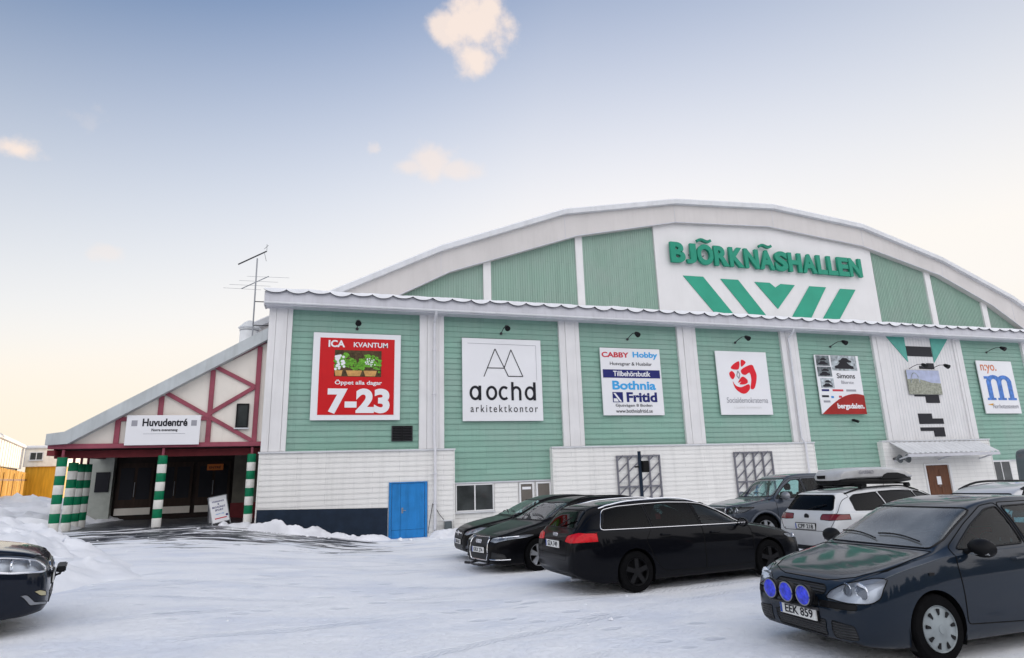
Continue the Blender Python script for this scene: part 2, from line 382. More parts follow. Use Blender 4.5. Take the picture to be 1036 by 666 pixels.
class MB:
    def __init__(s): s.v = []; s.f = []; s.mi = []
    def add(s, vs, fs, mi=0):
        o = len(s.v); s.v += [tuple(v) for v in vs]
        for f in fs: s.f.append(tuple(i + o for i in f)); s.mi.append(mi)
        return s
    def box(s, x0, x1, y0, y1, z0, z1, mi=0):
        v = [(x0, y0, z0), (x1, y0, z0), (x1, y1, z0), (x0, y1, z0), (x0, y0, z1), (x1, y0, z1), (x1, y1, z1), (x0, y1, z1)]
        return s.add(v, [(0, 3, 2, 1), (4, 5, 6, 7), (0, 1, 5, 4), (1, 2, 6, 5), (2, 3, 7, 6), (3, 0, 4, 7)], mi)
    def prism(s, poly, y0, y1, mi=0):
        """polygon in (x, z), extruded from y0 to y1"""
        n = len(poly)
        ar = sum(poly[i][0] * poly[(i + 1) % n][1] - poly[(i + 1) % n][0] * poly[i][1] for i in range(n))
        if ar < 0: poly = poly[::-1]
        v = [(x, y0, z) for x, z in poly] + [(x, y1, z) for x, z in poly]
        f = [tuple(range(n)), tuple(range(2 * n - 1, n - 1, -1))]
        f += [(i + n, (i + 1) % n + n, (i + 1) % n, i) for i in range(n)]
        return s.add(v, f, mi)
    def bar(s, a, b, w, d, mi=0, y=(0, 1, 0)):
        """rectangular bar from a to b: w across, d along y"""
        a = Vector(a); b = Vector(b); t = (b - a).normalized(); yy = Vector(y)
        p = t.cross(yy).normalized() * w / 2; q = p.cross(t).normalized() * d / 2
        v = [a - p - q, a + p - q, a + p + q, a - p + q, b - p - q, b + p - q, b + p + q, b - p + q]
        return s.add(v, [(0, 3, 2, 1), (4, 5, 6, 7), (0, 1, 5, 4), (1, 2, 6, 5), (2, 3, 7, 6), (3, 0, 4, 7)], mi)
    def tube(s, pts, r, n=8, mi=0, closed=False):
        pts = [Vector(p) for p in pts]; m = len(pts)
        rs = r if isinstance(r, (list, tuple)) else [r] * m
        up = Vector((0, 0, 1)); vs = []
        for i, p in enumerate(pts):
            a = pts[i - 1] if (i or closed) else p; b = pts[(i + 1) % m] if (i < m - 1 or closed) else p
            t = (b - a)
            t = t.normalized() if t.length > 1e-9 else Vector((1, 0, 0))
            u = t.cross(up)
            if u.length < .2: u = t.cross(Vector((0, 1, 0)))
            if u.length < .2: u = t.cross(Vector((1, 0, 0)))
            u.normalize(); w = u.cross(t)
            vs += [p + (u * math.cos(k * 2 * PI / n) + w * math.sin(k * 2 * PI / n)) * rs[i] for k in range(n)]
        fs = []
        for i in range(m if closed else m - 1):
            j = (i + 1) % m
            fs += [(i * n + k, i * n + (k + 1) % n, j * n + (k + 1) % n, j * n + k) for k in range(n)]
        if not closed: fs += [tuple(range(n - 1, -1, -1)), tuple((m - 1) * n + k for k in range(n))]
        return s.add(vs, fs, mi)
    def lathe(s, prof, c=(0, 0, 0), axis='Z', n=24, mi=0, cap=True):
        """profile [(radius, height)] turned about an axis through c"""
        vs = []
        for r, h in prof:
            for k in range(n):
                a = k * 2 * PI / n; p = (r * math.cos(a), r * math.sin(a), h)
                if axis == 'Y': p = (p[0], p[2], p[1])
                if axis == 'X': p = (p[2], p[0], p[1])
                vs.append((p[0] + c[0], p[1] + c[1], p[2] + c[2]))
        m = len(prof)
        fs = [(i * n + k, i * n + (k + 1) % n, (i + 1) * n + (k + 1) % n, (i + 1) * n + k) for i in range(m - 1) for k in range(n)]
        if cap: fs += [tuple(range(n - 1, -1, -1)), tuple((m - 1) * n + k for k in range(n))]
        return s.add(vs, fs, mi)
    def ball(s, c, r, mi=0, n=14, m=9):
        rx, ry, rz = r if isinstance(r, (list, tuple)) else (r, r, r)
        vs = []
        for i in range(1, m):
            a = PI * i / m
            for k in range(n):
                b = 2 * PI * k / n
                vs.append((c[0] + rx * math.sin(a) * math.cos(b), c[1] + ry * math.sin(a) * math.sin(b), c[2] + rz * math.cos(a)))
        fs = [(i * n + k, (i + 1) * n + k, (i + 1) * n + (k + 1) % n, i * n + (k + 1) % n) for i in range(m - 2) for k in range(n)]
        vs += [(c[0], c[1], c[2] + rz), (c[0], c[1], c[2] - rz)]
        t = len(vs) - 2
        fs += [(t, k, (k + 1) % n) for k in range(n)] + [(t + 1, (m - 2) * n + (k + 1) % n, (m - 2) * n + k) for k in range(n)]
        return s.add(vs, fs, mi)
    def build(s, name, mats, parent=None, smooth=False, bevel=0, fix=True):
        me = bpy.data.meshes.new(name)
        me.from_pydata(s.v, [], s.f); me.update()
        if not isinstance(mats, (list, tuple)): mats = [mats]
        for m in mats: me.materials.append(m)
        if len(mats) > 1: me.polygons.foreach_set('material_index', s.mi)
        if fix or bevel:
            bm = bmesh.new(); bm.from_mesh(me)
            if fix: bmesh.ops.recalc_face_normals(bm, faces=bm.faces)
            if bevel:
                es = [e for e in bm.edges if len(e.link_faces) == 2 and e.calc_face_angle(0) > R(40)]
                bmesh.ops.bevel(bm, geom=es, offset=bevel, segments=2, affect='EDGES', clamp_overlap=True)
            bm.to_mesh(me); bm.free()
        if smooth: shade(me)
        o = bpy.data.objects.new(name, me); COL.objects.link(o)
        if parent: o.parent = parent
        return o

def tag(o, label=None, cat=None, group=None, kind=None):
    if label: o['label'] = label
    if cat: o['category'] = cat
    if group: o['group'] = group
    if kind: o['kind'] = kind
    return o
def thing(name, loc, label, cat, group=None, rz=0):
    o = bpy.data.objects.new(name, None); COL.objects.link(o)
    o.location = loc; o.rotation_euler = (0, 0, rz); o.empty_display_size = .2
    return tag(o, label, cat, group)

_DG = None
def text(body, x, z, w, h, mat, parent, y=-.012, depth=.006, bold=0.0, name='lettering', align='C', spacing=1.0, shear=0.0, rot=None):
    """lettering fitted into a box w x h whose bottom centre (or left end) is at x, z; it faces -y"""
    cu = bpy.data.curves.new('t', 'FONT'); cu.body = body; cu.size = 1; cu.extrude = .05
    cu.offset = bold; cu.space_character = spacing; cu.shear = shear; cu.resolution_u = 5
    ob = bpy.data.objects.new('t', cu); COL.objects.link(ob)
    bpy.context.view_layer.update()
    me = bpy.data.meshes.new_from_object(ob.evaluated_get(bpy.context.evaluated_depsgraph_get()))
    bpy.data.objects.remove(ob); bpy.data.curves.remove(cu)
    xs = [v.co.x for v in me.vertices]; ys = [v.co.y for v in me.vertices]
    x0, x1, y0, y1 = min(xs), max(xs), min(ys), max(ys)
    sx = w / (x1 - x0) if w else h / (y1 - y0)
    sz = h / (y1 - y0) if h else sx
    ox = x - (w or sx * (x1 - x0)) / 2 if align == 'C' else x
    for v in me.vertices:
        a, b, c = v.co
        v.co = (ox + (a - x0) * sx, y - (c / .05) * depth / 2, z + (b - y0) * sz)
    me.materials.clear(); me.materials.append(mat)
    me.name = name
    o = bpy.data.objects.new(name, me); COL.objects.link(o); o.parent = parent
    return o

# ---------------------------------------------------------------- ground
def sst(a, b, x):
    t = max(0., min(1., (x - a) / (b - a))); return t * t * (3 - 2 * t)
def base_z(x, y):
    left = .78 - .006 * max(0, -y) if y < 0 else .78
    right = -.026 * y if y < 0 else 0
    s = 1 - sst(-4.2, 2.6, x - .10 * max(0, -y) * .0)
    return left * s + right * (1 - s)
CARS_AT = []
def ground_z(x, y):
    z = base_z(x, y)
    n = noise.fractal(Vector((x * .55, y * .8, 3.1)), 1.0, 2.1, 4) * .028
    n += noise.noise(Vector((x * 2.3, y * 3.1, 7.7))) * .010
    # tyre ruts running along the lot
    for yy, am in ((-17.6, .018), (-16.0, .018), (-8.0, .02), (-6.3, .02), (-3.4, .02)):
        d = y - yy - .25 * math.sin(x * .21 + yy)
        n -= am * math.exp(-(d / .16) ** 2) * (.4 + .6 * noise.noise(Vector((x * .6, yy, 0))))
    return z + n
def axis_list(lo, hi, a, b, fine, g=1.25):
    c = [a]
    while c[-1] < b - 1e-6: c.append(c[-1] + fine)
    s = fine
    while c[-1] < hi: s *= g; c.append(c[-1] + s)
    s = fine; left = []
    x = a
    while x > lo: s *= g; x -= s; left.append(x)
    return left[::-1] + c
def build_ground():
    xs = axis_list(-2500, 2500, -15, 13, .14); ys = axis_list(-1500, 2500, -23.5, 2.0, .12)
    vs = [(x, y, ground_z(x, y) if abs(x) < 60 and abs(y) < 60 else base_z(x, y)) for y in ys for x in xs]
    n = len(xs)
    fs = [(j * n + i, j * n + i + 1, (j + 1) * n + i + 1, (j + 1) * n + i) for j in range(len(ys) - 1) for i in range(n - 1)]
    mb = MB(); mb.v = vs; mb.f = fs; mb.mi = [0] * len(fs)
    o = mb.build('ground', M['ground'], smooth=True, fix=False)
    tag(o, kind='structure')
build_ground()

def heap(name, blobs, mat, res=.16, seed=0, rough=.22, rimfade=.25):
    """a snow bank: one height-field mesh over the union of soft mounds (cx, cy, rx, ry, h)"""
    x0 = min(b[0] - b[2] for b in blobs) - .3; x1 = max(b[0] + b[2] for b in blobs) + .3
    y0 = min(b[1] - b[3] for b in blobs) - .3; y1 = max(b[1] + b[3] for b in blobs) + .3
    nx = int((x1 - x0) / res) + 2; ny = int((y1 - y0) / res) + 2
    mb = MB(); vs = []
    for j in range(ny):
        for i in range(nx):
            x = x0 + i * res; y = y0 + j * res; h = 0
            wx = x + noise.noise(Vector((x * .9, y * .9, seed + 5))) * .5; wy = y + noise.noise(Vector((x * .9, y * .9, seed + 9))) * .5
            for cx, cy, rx, ry, hh in blobs:
                d = ((wx - cx) / rx) ** 2 + ((wy - cy) / ry) ** 2
                if d < 1: h = max(h, hh * (1 - d) ** .8)
            k = min(1, h / rimfade)
            nz = noise.fractal(Vector((x * 1.3, y * 1.3, seed)), .9, 2.1, 5) * rough + abs(noise.noise(Vector((x * 3.4, y * 3.4, seed)))) * rough * .35
            dv, pv = noise.voronoi(Vector((x * 2.0, y * 2.0, seed)))
            nz += (noise.cell(pv[0] * 7.3) - .35) * rough * .55 * max(0, 1 - dv[0] * .9) + noise.noise(Vector((x * 9, y * 9, seed))) * rough * .12
            vs.append((x, y, base_z(x, y) + h + nz * k - (.12 if h <= 0 else .03)))
    fs = [(j * nx + i, j * nx + i + 1, (j + 1) * nx + i + 1, (j + 1) * nx + i) for j in range(ny - 1) for i in range(nx - 1)]
    mb.v = vs; mb.f = fs; mb.mi = [0] * len(fs)
    o = mb.build(name, mat, smooth=True, fix=False)
    return tag(o, kind='structure')
# ---------------------------------------------------------------- sports hall
hall = thing('sports_hall', (0, 0, 0), 'large green and white sports hall with a wide arched gable and a low tiled eave', 'building')
XL, XR = -2.3, 52.2
MB().box(XL + .05, XR, .05, 4.2, -.3, 8.75).build('facade_wall', M['white_base'], hall)

def lap(mb, x0, x1, z0, z1, y, pitch, proud=.022, mi=0):
    """horizontal weatherboards: each board leans out towards its lower edge"""
    z = z1
    k = 0
    while z > z0 + .01:
        zb = max(z0, z - pitch)
        mb.add([(x0, y - .002, z), (x1, y - .002, z), (x1, y - proud, zb), (x0, y - proud, zb), (x0, y + .03, zb), (x1, y + .03, zb)],
               [(0, 3, 2, 1), (3, 4, 5, 2), (0, 4, 3), (1, 2, 5)], mi)
        z = zb
def cladding(x0, x1, z0, z1, y=.02, mat='green', name='cladding_panel', pitch=.225, proud=.032):
    mb = MB(); lap(mb, x0, x1, z0, z1, y, pitch, proud)
    return mb.build(name, M[mat], hall, fix=True)
for x0, x1, z0 in ((-1.45, 3.46, 3.24), (4.46, 9.56, 1.94), (10.52, 15.5, 3.2), (16.5, 21.36, 3.2), (22.36, 27.2, 1.94),
                   (33.46, 38.26, 2.12), (39.2, 44.2, 3.2), (45.2, 51.2, 3.2)):
    cladding(x0, x1, z0, 8.74)
    MB().box(x0, x1, -.035, .03, z0 - .05, z0 - .002).build('drip_flashing', M['fascia'], hall)
# pilasters: two boards with a dark joint between
for x0, x1, z0 in ((-2.3, -1.45, 3.27), (3.46, 4.46, 3.27), (9.56, 10.52, 3.27), (15.5, 16.5, 3.27), (21.36, 22.36, 3.27), (27.2, 28.1, 3.27),
                   (32.9, 33.46, 3.27), (38.26, 39.2, 1.9), (44.2, 45.2, 1.9), (51.2, 52.2, 1.9)):
    w = x1 - x0
    mb = MB()
    mb.box(x0, x0 + w * .30, -.13, .04, z0, 8.72).box(x0 + w * .30 + .008, x1 - w * .22, -.145, .04, z0, 8.72).box(x1 - w * .22 + .008, x1, -.13, .04, z0, 8.72)
    mb.build('pilaster', M['white'], hall, bevel=.008)
# white stair-tower block with dark window slots and teal triangles
MB().box(28.1, 32.9, -.06, .04, 3.22, 8.72).build('white_panel', M['white'], hall)
mb = MB()
for k in range(24):
    x = 28.1 + k * .2
    mb.box(x - .006, x + .006, -.068, -.055, 3.25, 8.7)
mb.build('board_joints', M['roof_edge'], hall)
def slot(polys):
    mb = MB()
    for p in polys: mb.prism(p, -.085, -.05)
    return mb.build('window_slot', M['ink'], hall)
def rc(x0, x1, z0, z1): return [(x0, z0), (x1, z0), (x1, z1), (x0, z1)]
slot([rc(29.5, 31.28, 7.68, 8.22)])
slot([[(30.2, 7.0), (31.25, 7.0), (31.25, 7.32), (30.75, 7.32), (30.75, 7.16), (30.2, 7.16)]])
slot([[(29.5, 5.60), (29.5, 5.52), (30.25, 5.52), (30.25, 5.18), (31.2, 5.18), (31.2, 5.60)]])
slot([[(29.5, 4.08), (31.2, 4.08), (31.2, 4.36), (30.45, 4.36), (30.45, 4.62), (29.5, 4.62)]])
slot([[(29.5, 3.9), (29.5, 3.72), (30.4, 3.72), (30.4, 3.42), (31.15, 3.42), (31.15, 3.9)]])
for p in ([(28.25, 8.70), (29.46, 8.70), (29.46, 7.36)], [(31.32, 8.70), (32.6, 8.70), (31.32, 7.36)]):
    MB().prism(p, -.10, -.05).build('teal_triangle', M['teal'], hall)

# lower white base, proud of the facade, in three lengths
def base(x0, x1, z0=-.3, z1=3.2, y=-.3, hole=None):
    MB().box(x0 + .03, x1 - .03, y + .03, .045, z0, z1 - .005).build('base_wall', M['white_base'], hall)
    mb = MB()
    def strip(a, b, za, zb): lap(mb, a, b, za, zb, y + .022, .19, .022)
    if hole:
        strip(x0, hole[0], z0, z1); strip(hole[1], x1, z0, z1); strip(hole[0], hole[1], hole[3], z1)
        if hole[2] > z0: strip(hole[0], hole[1], z0, hole[2])
    else: strip(x0, x1, z0, z1)
    for xx in (x0, x1): mb.box(xx - .02, xx + .02, y - .012, 0.0, z0, z1)
    mb.build('base_boarding', M['white_base'], hall)
    MB().box(x0 - .05, x1 + .05, y - .05, -.15, z1, z1 + .06).build('base_capping', M['roof_edge'], hall)
base(-2.3, 4.82, hole=(2.30, 3.78, -.3, 2.04))
base(8.96, 22.32)
base(26.55, 33.86, hole=(29.0, 30.75, -.3, 2.05))
mb = MB(); mb.prism([(-2.27, -.3), (2.28, -.3), (2.28, 1.12), (-2.27, 1.25)], -.335, -.27)
mb.build('plinth', M['plinth'], hall)
# white strip of wall between base lengths, with the two windows
def wall_strip(x0, x1, z0, z1):
    mb = MB(); lap(mb, x0, x1, z0, z1, .025, .19, .022); mb.build('lower_boarding', M['white_base'], hall)
wall_strip(4.84, 4.9, -.2, 1.88); wall_strip(6.52, 7.52, -.2, 1.88); wall_strip(4.9, 6.52, -.2, .78)
wall_strip(22.36, 26.5, -.2, 1.88); wall_strip(33.9, 38.2, -.2, 1.0)
def window(x0, x1, z0, z1, n=1, parent=None, y=-.02, mat='pane', fr=.05, frm='frame', name='window'):
    parent = parent or hall
    mb = MB(); w = (x1 - x0 - fr) / n
    mb.box(x0, x1, y - .03, y + .05, z0, z0 + fr).box(x0, x1, y - .03, y + .05, z1 - fr, z1)
    for k in range(n + 1): mb.box(x0 + k * w, x0 + k * w + fr, y - .028, y + .05, z0 + fr, z1 - fr)
    f = mb.build(name, M[frm], parent, bevel=.006)
    mb = MB()
    for k in range(n): mb.box(x0 + k * w + fr, x0 + (k + 1) * w, y + .0, y + .02, z0 + fr, z1 - fr)
    mb.build('pane', M[mat], f)
    MB().box(x0 - .04, x1 + .04, y - .09, y + .0, z0 - .05, z0 - .003).build('sill', M['roof_edge'], f)
    return f
window(4.92, 6.48, .82, 1.87, 2)
window(7.55, 8.18, .3, 1.86, 1, mat='blind', fr=.07)
window(8.28, 8.93, .3, 1.86, 1, mat='blind', fr=.07)
f = MB().box(7.68, 8.05, -.05, -.03, 1.58, 1.68).build('window_notice', M['sign_white'], hall)
window(34.1, 35.5, .95, 2.08, 2)
# blue door
d = MB().box(2.42, 3.66, -.315, -.25, .0, 1.99).build('door', M['blue'], hall, bevel=.01)
mb = MB(); mb.box(2.32, 2.41, -.335, -.2, -.1, 2.04).box(3.67, 3.76, -.335, -.2, -.1, 2.04).box(2.41, 3.67, -.335, -.2, 2.0, 2.04)
mb.build('door_frame', M['blue'], d)
mb = MB(); mb.box(2.745, 2.752, -.3175, -.31, .02, 1.97)
mb.box(2.42, 3.66, -.3172, -.31, .30, .308)
mb.build('door_joint', M['gap'], d)
mb = MB(); mb.tube([(2.82, -.315, 1.0), (2.82, -.37, 1.0), (2.95, -.37, 1.0)], .012)
mb.box(2.79, 2.85, -.322, -.314, .9, 1.1)
mb.build('handle', M['steel'], d)
# brown entrance door under the canopy
d = MB().box(29.08, 30.62, -.28, -.2, -.1, 1.98).build('door', M['brown'], hall, bevel=.01)
mb = MB()
for x in (29.2, 29.95): 
    for z in (.3, 1.15): mb.box(x, x + .58, -.292, -.279, z, z + .62)
mb.build('door_panels', M['brown'], d, bevel=.01)
mb = MB(); mb.box(28.98, 29.07, -.34, -.2, -.1, 2.06).box(30.63, 30.78, -.34, -.2, -.1, 2.06).box(29.07, 30.63, -.34, -.2, 1.985, 2.06)
mb.build('door_frame', M['frame'], d)
MB().box(29.72, 30.0, -.297, -.282, 1.02, 1.42).build('door_notice', M['sign_white'], d)
MB().tube([(29.84, -.28, .95), (29.84, -.35, .95), (29.74, -.35, .95)], .014).build('handle', M['steel'], d)
# corrugated canopy on the base
mb = MB(); n = 90; x0, x1 = 27.0, 33.1
prof = [(x0 + (x1 - x0) * i / n, .028 * math.sin(i * PI / 2.5)) for i in range(n + 1)]
vs = []
for x, dz in prof: vs += [(x, -.32, 3.16 + dz), (x, -1.25, 2.62 + dz), (x, -.32, 3.13 + dz), (x, -1.25, 2.59 + dz)]
fs = []
for i in range(n):
    a = i * 4; b = a + 4
    fs += [(a, a + 1, b + 1, b), (a + 2, b + 2, b + 3, a + 3), (a + 1, a + 3, b + 3, b + 1)]
mb.add(vs, fs); cn = mb.build('canopy', M['roof_edge'], hall, smooth=True)
mb = MB(); mb.box(x0, x1, -1.28, -1.2, 2.42, 2.56)
for x in (27.15, 30.05, 32.95): mb.bar((x, -.3, 2.25), (x, -1.22, 2.5), .06, .06, y=(1, 0, 0))
mb.build('canopy_bracket', M['fascia'], cn)
# vent beside the first billboard
mb = MB(); mb.box(2.40, 3.22, -.05, 0, 3.58, 4.18)
v = mb.build('vent', M['dark_steel'], hall)
mb = MB()
for k in range(9): mb.bar((2.44, -.06, 3.64 + k * .062), (3.18, -.06, 3.64 + k * .062), .045, .012, y=(0, 1, .7))
mb.box(2.78, 2.83, -.075, -.05, 3.6, 4.16)
mb.build('vent_slat', M['trim'], v)

# eave: fascia, gutter lip, wavy roof sheets with snow in the troughs
EY = -.62
MB().box(XL - .12, XR, EY + .03, .02, 8.70, 8.745).build('soffit', M['fascia'], hall)
MB().box(XL - .14, XR, EY, EY + .028, 8.68, 9.27).build('fascia_board', M['fascia'], hall)
mb = MB(); mb.tube([(XL - .15, EY - .03, 8.77), (XR, EY - .03, 8.77)], .05, 8); mb.build('gutter', M['roof_edge'], hall, smooth=True)
P = .80; X0 = XL - .2
def wz(x):
    t = ((x - X0) / P) % 1.0
    k = math.floor((x - X0) / P)
    return 9.28 - (.125 + .03 * math.sin(k * 2.7)) * (1 - (2 * t - 1) ** 2) ** .8 + .008 * math.sin(k * 1.3)
n = int((XR - X0) / .05); xs = [X0 + i * .05 for i in range(n + 1)]
vs = []; fs = []
for x in xs:
    z = wz(x); vs += [(x, EY - .10, z), (x, 3.7, z + .95), (x, EY - .10, z - .016), (x, 3.7, z + .93)]
for i in range(n):
    a = i * 4; b = a + 4
    fs += [(a, b, b + 1, a + 1), (a + 2, a + 3, b + 3, b + 2), (a, a + 2, b + 2, b)]
MB().add(vs, fs).build('eave_roof', M['dark_edge'], hall)
vs = []; fs = []
random.seed(3)
for i, x in enumerate(xs):
    zt = 9.33 + .05 * noise.noise(Vector((x * .45, 0, 1))) + .025 * noise.noise(Vector((x * 1.7, 3, 1))) + .012 * noise.noise(Vector((x * 5, 0, 1)))
    z = wz(x) + .012
    yo = EY - .085 + .02 * noise.noise(Vector((x * 2, 4, 1)))
    vs += [(x, yo, z), (x, yo + .02, max(z + .004, zt)), (x, 3.7, max(z, zt) + .95)]
for i in range(n):
    a = i * 3; b = a + 3
    fs += [(a, b, b + 1, a + 1), (a + 1, b + 1, b + 2, a + 2)]
MB().add(vs, fs).build('roof_snow', M['snow'], hall, smooth=True)
MB().prism([(EY - .02, 8.68), (.05, 8.68), (3.7, 9.9), (3.7, 10.1), (EY - .02, 9.2)], 0, .03).build('tmp', M['white'])
o = bpy.data.objects['tmp']      # gable end of the low roof
for v in o.data.vertices:
    x, y, z = v.co; v.co = (XL - .14 - y, x, z)
o.name = 'eave_end'; o.data.name = 'eave_end'; o.parent = hall
MB().box(XL, XL + .1, -.05, 3.9, 3, 8.9).build('end_wall', M['white'], hall)

# arched gable behind the low roof
GY = 4.0
OUT = [(-3.4, 8.9), (-.01, 10.66), (5.03, 13.25), (11.72, 15.89), (18.54, 17.22), (25.35, 17.62), (32.14, 17.0), (38.49, 15.26), (44.31, 12.95), (49.0, 10.3), (53.0, 7.6)]
INN = [(-3.4, 7.4), (.2, 9.1), (3.03, 10.62), (5.47, 11.96), (12.34, 14.46), (18.53, 15.85), (24.98, 16.2), (32.1, 15.54), (38.18, 14.04), (42.48, 12.18), (47.2, 9.3), (50, 7.4)]
def yat(P_, x):
    for (a, b), (c, d) in zip(P_, P_[1:]):
        if a <= x <= c: return b + (d - b) * (x - a) / (c - a)
    return P_[-1][1]
def under(x0, x1, zb):
    pts = [(x0, zb), (x1, zb), (x1, yat(INN, x1))] + [(x, z) for x, z in reversed(INN) if x0 < x < x1] + [(x0, yat(INN, x0))]
    return pts
MB().prism(under(1, 49, 7.5), GY + .05, GY + .4).build('gable_wall', M['green_v'], hall)
def ribs(x0, x1):
    mb = MB(); x = x0 + .06
    while x < x1 - .05:
        mb.prism([(x - .026, 9.2), (x + .026, 9.2), (x + .026, yat(INN, x) - .0), (x - .026, yat(INN, x) - .0)], GY + .02, GY + .06); x += .13
    mb.build('ribbed_panel', M['green_v'], hall)
for a, b in ((3.1, 7.24), (7.64, 12.38), (12.78, 17.2), (32.85, 37.2), (37.66, 41.84), (42.3, 47)): ribs(a, b)
for a, b in ((7.24, 7.64), (12.38, 12.78), (37.2, 37.66), (41.84, 42.3)):
    MB().prism(under(a, b, 9.2), GY - .05, GY + .05).build('gable_strip', M['white'], hall)
MB().prism(under(17.2, 32.85, 9.2), GY - .08, GY + .05).build('sign_board', M['board'], hall)
def band(outer, inner, y0, y1, name, mat):
    """strip between two polylines, sampled at the outer vertices"""
    mb = MB()
    xs = sorted(set([x for x, _ in outer] + [x for x, _ in inner if outer[0][0] < x < outer[-1][0]]))
    for a, b in zip(xs, xs[1:]):
        za, zb_ = yat(inner, a), yat(inner, b)
        mb.prism([(a, za), (b, zb_), (b, yat(outer, b)), (a, yat(outer, a))], y0, y1)
    return mb.build(name, M[mat], hall)
OUT = [(x, z - .05) for x, z in OUT]
FAS = [(x, z - .26) for x, z in OUT]
band(FAS, INN, GY - .32, GY + .3, 'arch_rim', 'arch')
MB().tube([(a, GY - .325, b) for a, b in INN], .028, 6).build('rim_edge', M['fascia'], hall)
for x, z in FAS[1:-1]: MB().bar((x, GY - .325, z - .02), (x, GY - .325, yat(INN, x)), .02, .012).build('rim_joint', M['fascia'], hall)
band(OUT, FAS, GY - .55, GY + 40, 'arch_roof', 'roof_edge')
mb = MB()
for (a, b), (c, d) in zip(OUT, OUT[1:]): mb.prism([(a, b), (c, d), (c, d + .06), (a, b + .06)], GY - .5, GY + 40)
mb.build('roof_snow', M['snow'], hall)
MB().box(1, 49, GY + .4, GY + 40, -1, 8.5).build('hall_body', M['white_base'], hall)
mb = MB()
mb.prism(under(1, 49, 7.5), GY + 39.5, GY + 40); mb.build('rear_gable', M['green_v'], hall)
# downpipe
mb = MB()
mb.tube([(4.05, EY - .03, 8.74), (4.05, EY + .02, 8.6), (4.05, -.22, 8.35), (4.05, -.21, 3.6), (4.05, -.40, 3.3), (4.05, -.40, .25), (4.05, -.55, .08)], .055, 10)
for z in (7.2, 5.4, 2.3, 1.2): mb.box(3.98, 4.12, -.46 if z < 3 else -.28, -.13, z, z + .05)
mb.build('downpipe', M['pipe'], hall, smooth=True)
mb = MB()
mb.tube([(21.75, EY - .03, 8.74), (21.75, EY + .02, 8.6), (21.75, -.22, 8.35), (21.75, -.21, 3.5), (21.75, -.40, 3.2), (21.75, -.40, .3)], .05, 10)
mb.build('downpipe', M['pipe'], hall, smooth=True)

# name of the hall: free-standing green letters, and the chevron emblem
nm = thing('hall_name_sign', (18.03, GY - .08, 13.42), 'green raised capital letters naming the hall, across the top of the white gable board', 'sign')
W = 13.6; body = 'BJORKNASHALLEN'
widths = dict(zip('BJORKNASHLE', (1.0, .72, 1.16, 1.04, 1.06, 1.06, 1.12, .98, 1.04, .80, .88)))
tot = sum(widths[c] for c in body); gap = .055; x = 0
sc_ = (W - gap * (len(body) - 1)) / tot
for k, c in enumerate(body):
    w = widths[c] * sc_
    o = text(c, x, 0, w, 1.20 if c not in 'OS' else 1.24, M['letter_green'], nm, y=-.22, depth=.16, bold=.045, name='letter', align='L')
    if c in 'OS': o.location.z = -.02
    if k in (2, 6):     # the curled stroke over the vowel
        pts = [(x + w * .08 + w * .84 * t, -.22, 1.42 + .07 * math.sin(t * 2 * PI) + .10 * t) for t in [i / 12 for i in range(13)]]
        mb = MB()
        for a, b in zip(pts, pts[1:]): mb.bar(a, (b[0] + .015, b[1], b[2]), .16, .15)
        mb.build('accent', M['letter_green'], o)
    mb = MB(); mb.tube([(x + w * .5, -.17, .6), (x + w * .5, .0, .6)], .03, 6); mb.tube([(x + w * .4, -.17, .15), (x + w * .4, .0, .15)], .03, 6)
    mb.build('letter_fixing', M['steel'], o)
    x += w + gap
em = thing('chevron_emblem', (25.05, GY - .085, 10.6), 'green slanted bars forming a wide chevron on the white gable board under the hall name', 'emblem')
for p in ([(18.85, 12.74), (20.15, 12.76), (22.0, 10.55), (20.76, 10.55)], [(21.31, 12.71), (22.5, 12.73), (24.25, 10.55), (23.1, 10.55)],
          [(23.64, 12.68), (24.70, 12.69), (25.06, 12.42), (25.48, 12.67), (26.51, 12.66), (25.06, 11.12)],
          [(27.59, 12.66), (28.84, 12.67), (27.30, 10.55), (25.9, 10.55)], [(29.92, 12.64), (31.12, 12.65), (29.40, 10.55), (28.16, 10.55)]):
    MB().prism([(a - 25.05, b - 10.6) for a, b in p], -.04, -.003).build('chevron_bar', M['sign_green'], em)

# ---------------------------------------------------------------- billboards
def sign(name, x0, x1, z0, z1, label, cat='billboard', panel='sign_white', y=-.10, th=.05, frame=None, group=None):
    s = thing(name, ((x0 + x1) / 2, y, z0), label, cat, group)
    w, h = (x1 - x0) / 2, z1 - z0
    MB().box(-w, w, -th / 2, th / 2, 0, h).build('panel', M[panel], s, bevel=.006)
    mb = MB()
    for xx in (-w * .7, w * .7): mb.box(xx - .03, xx + .03, th / 2, th / 2 + .05, h * .1, h * .9)
    mb.build('batten', M['steel'], s)
    return s, w, h
TF = -.031   # lettering sits just proud of a panel
s, w, h = sign('grocery_billboard', -.65, 2.70, 4.40, 7.80, 'red billboard with white frame, flower picture and opening hours on the green wall')
f = MB().prism([(-1.42, .2), (1.43, .2), (1.43, 3.2), (-1.42, 3.2)], -.034, -.026).build('red_face', M['sign_red'], s)
y = -.040
text('ICA', -.80, 2.83, .62, .28, M['sign_white'], s, y, .008, .035)
text('KVANTUM', .50, 2.85, 1.32, .20, M['sign_white'], s, y, .008, .02)
text('Öppet alla dagar', .07, 1.32, 1.78, .24, M['sign_white'], s, y, .008, .02)
text('7-23', .10, .24, 2.34, .98, M['sign_white'], s, y, .008, .05)
pic = MB().box(-.86, .92, -.042, -.033, 1.68, 2.72).build('flower_picture', M['leaf_dark'], s)
random.seed(11)
mb = MB()
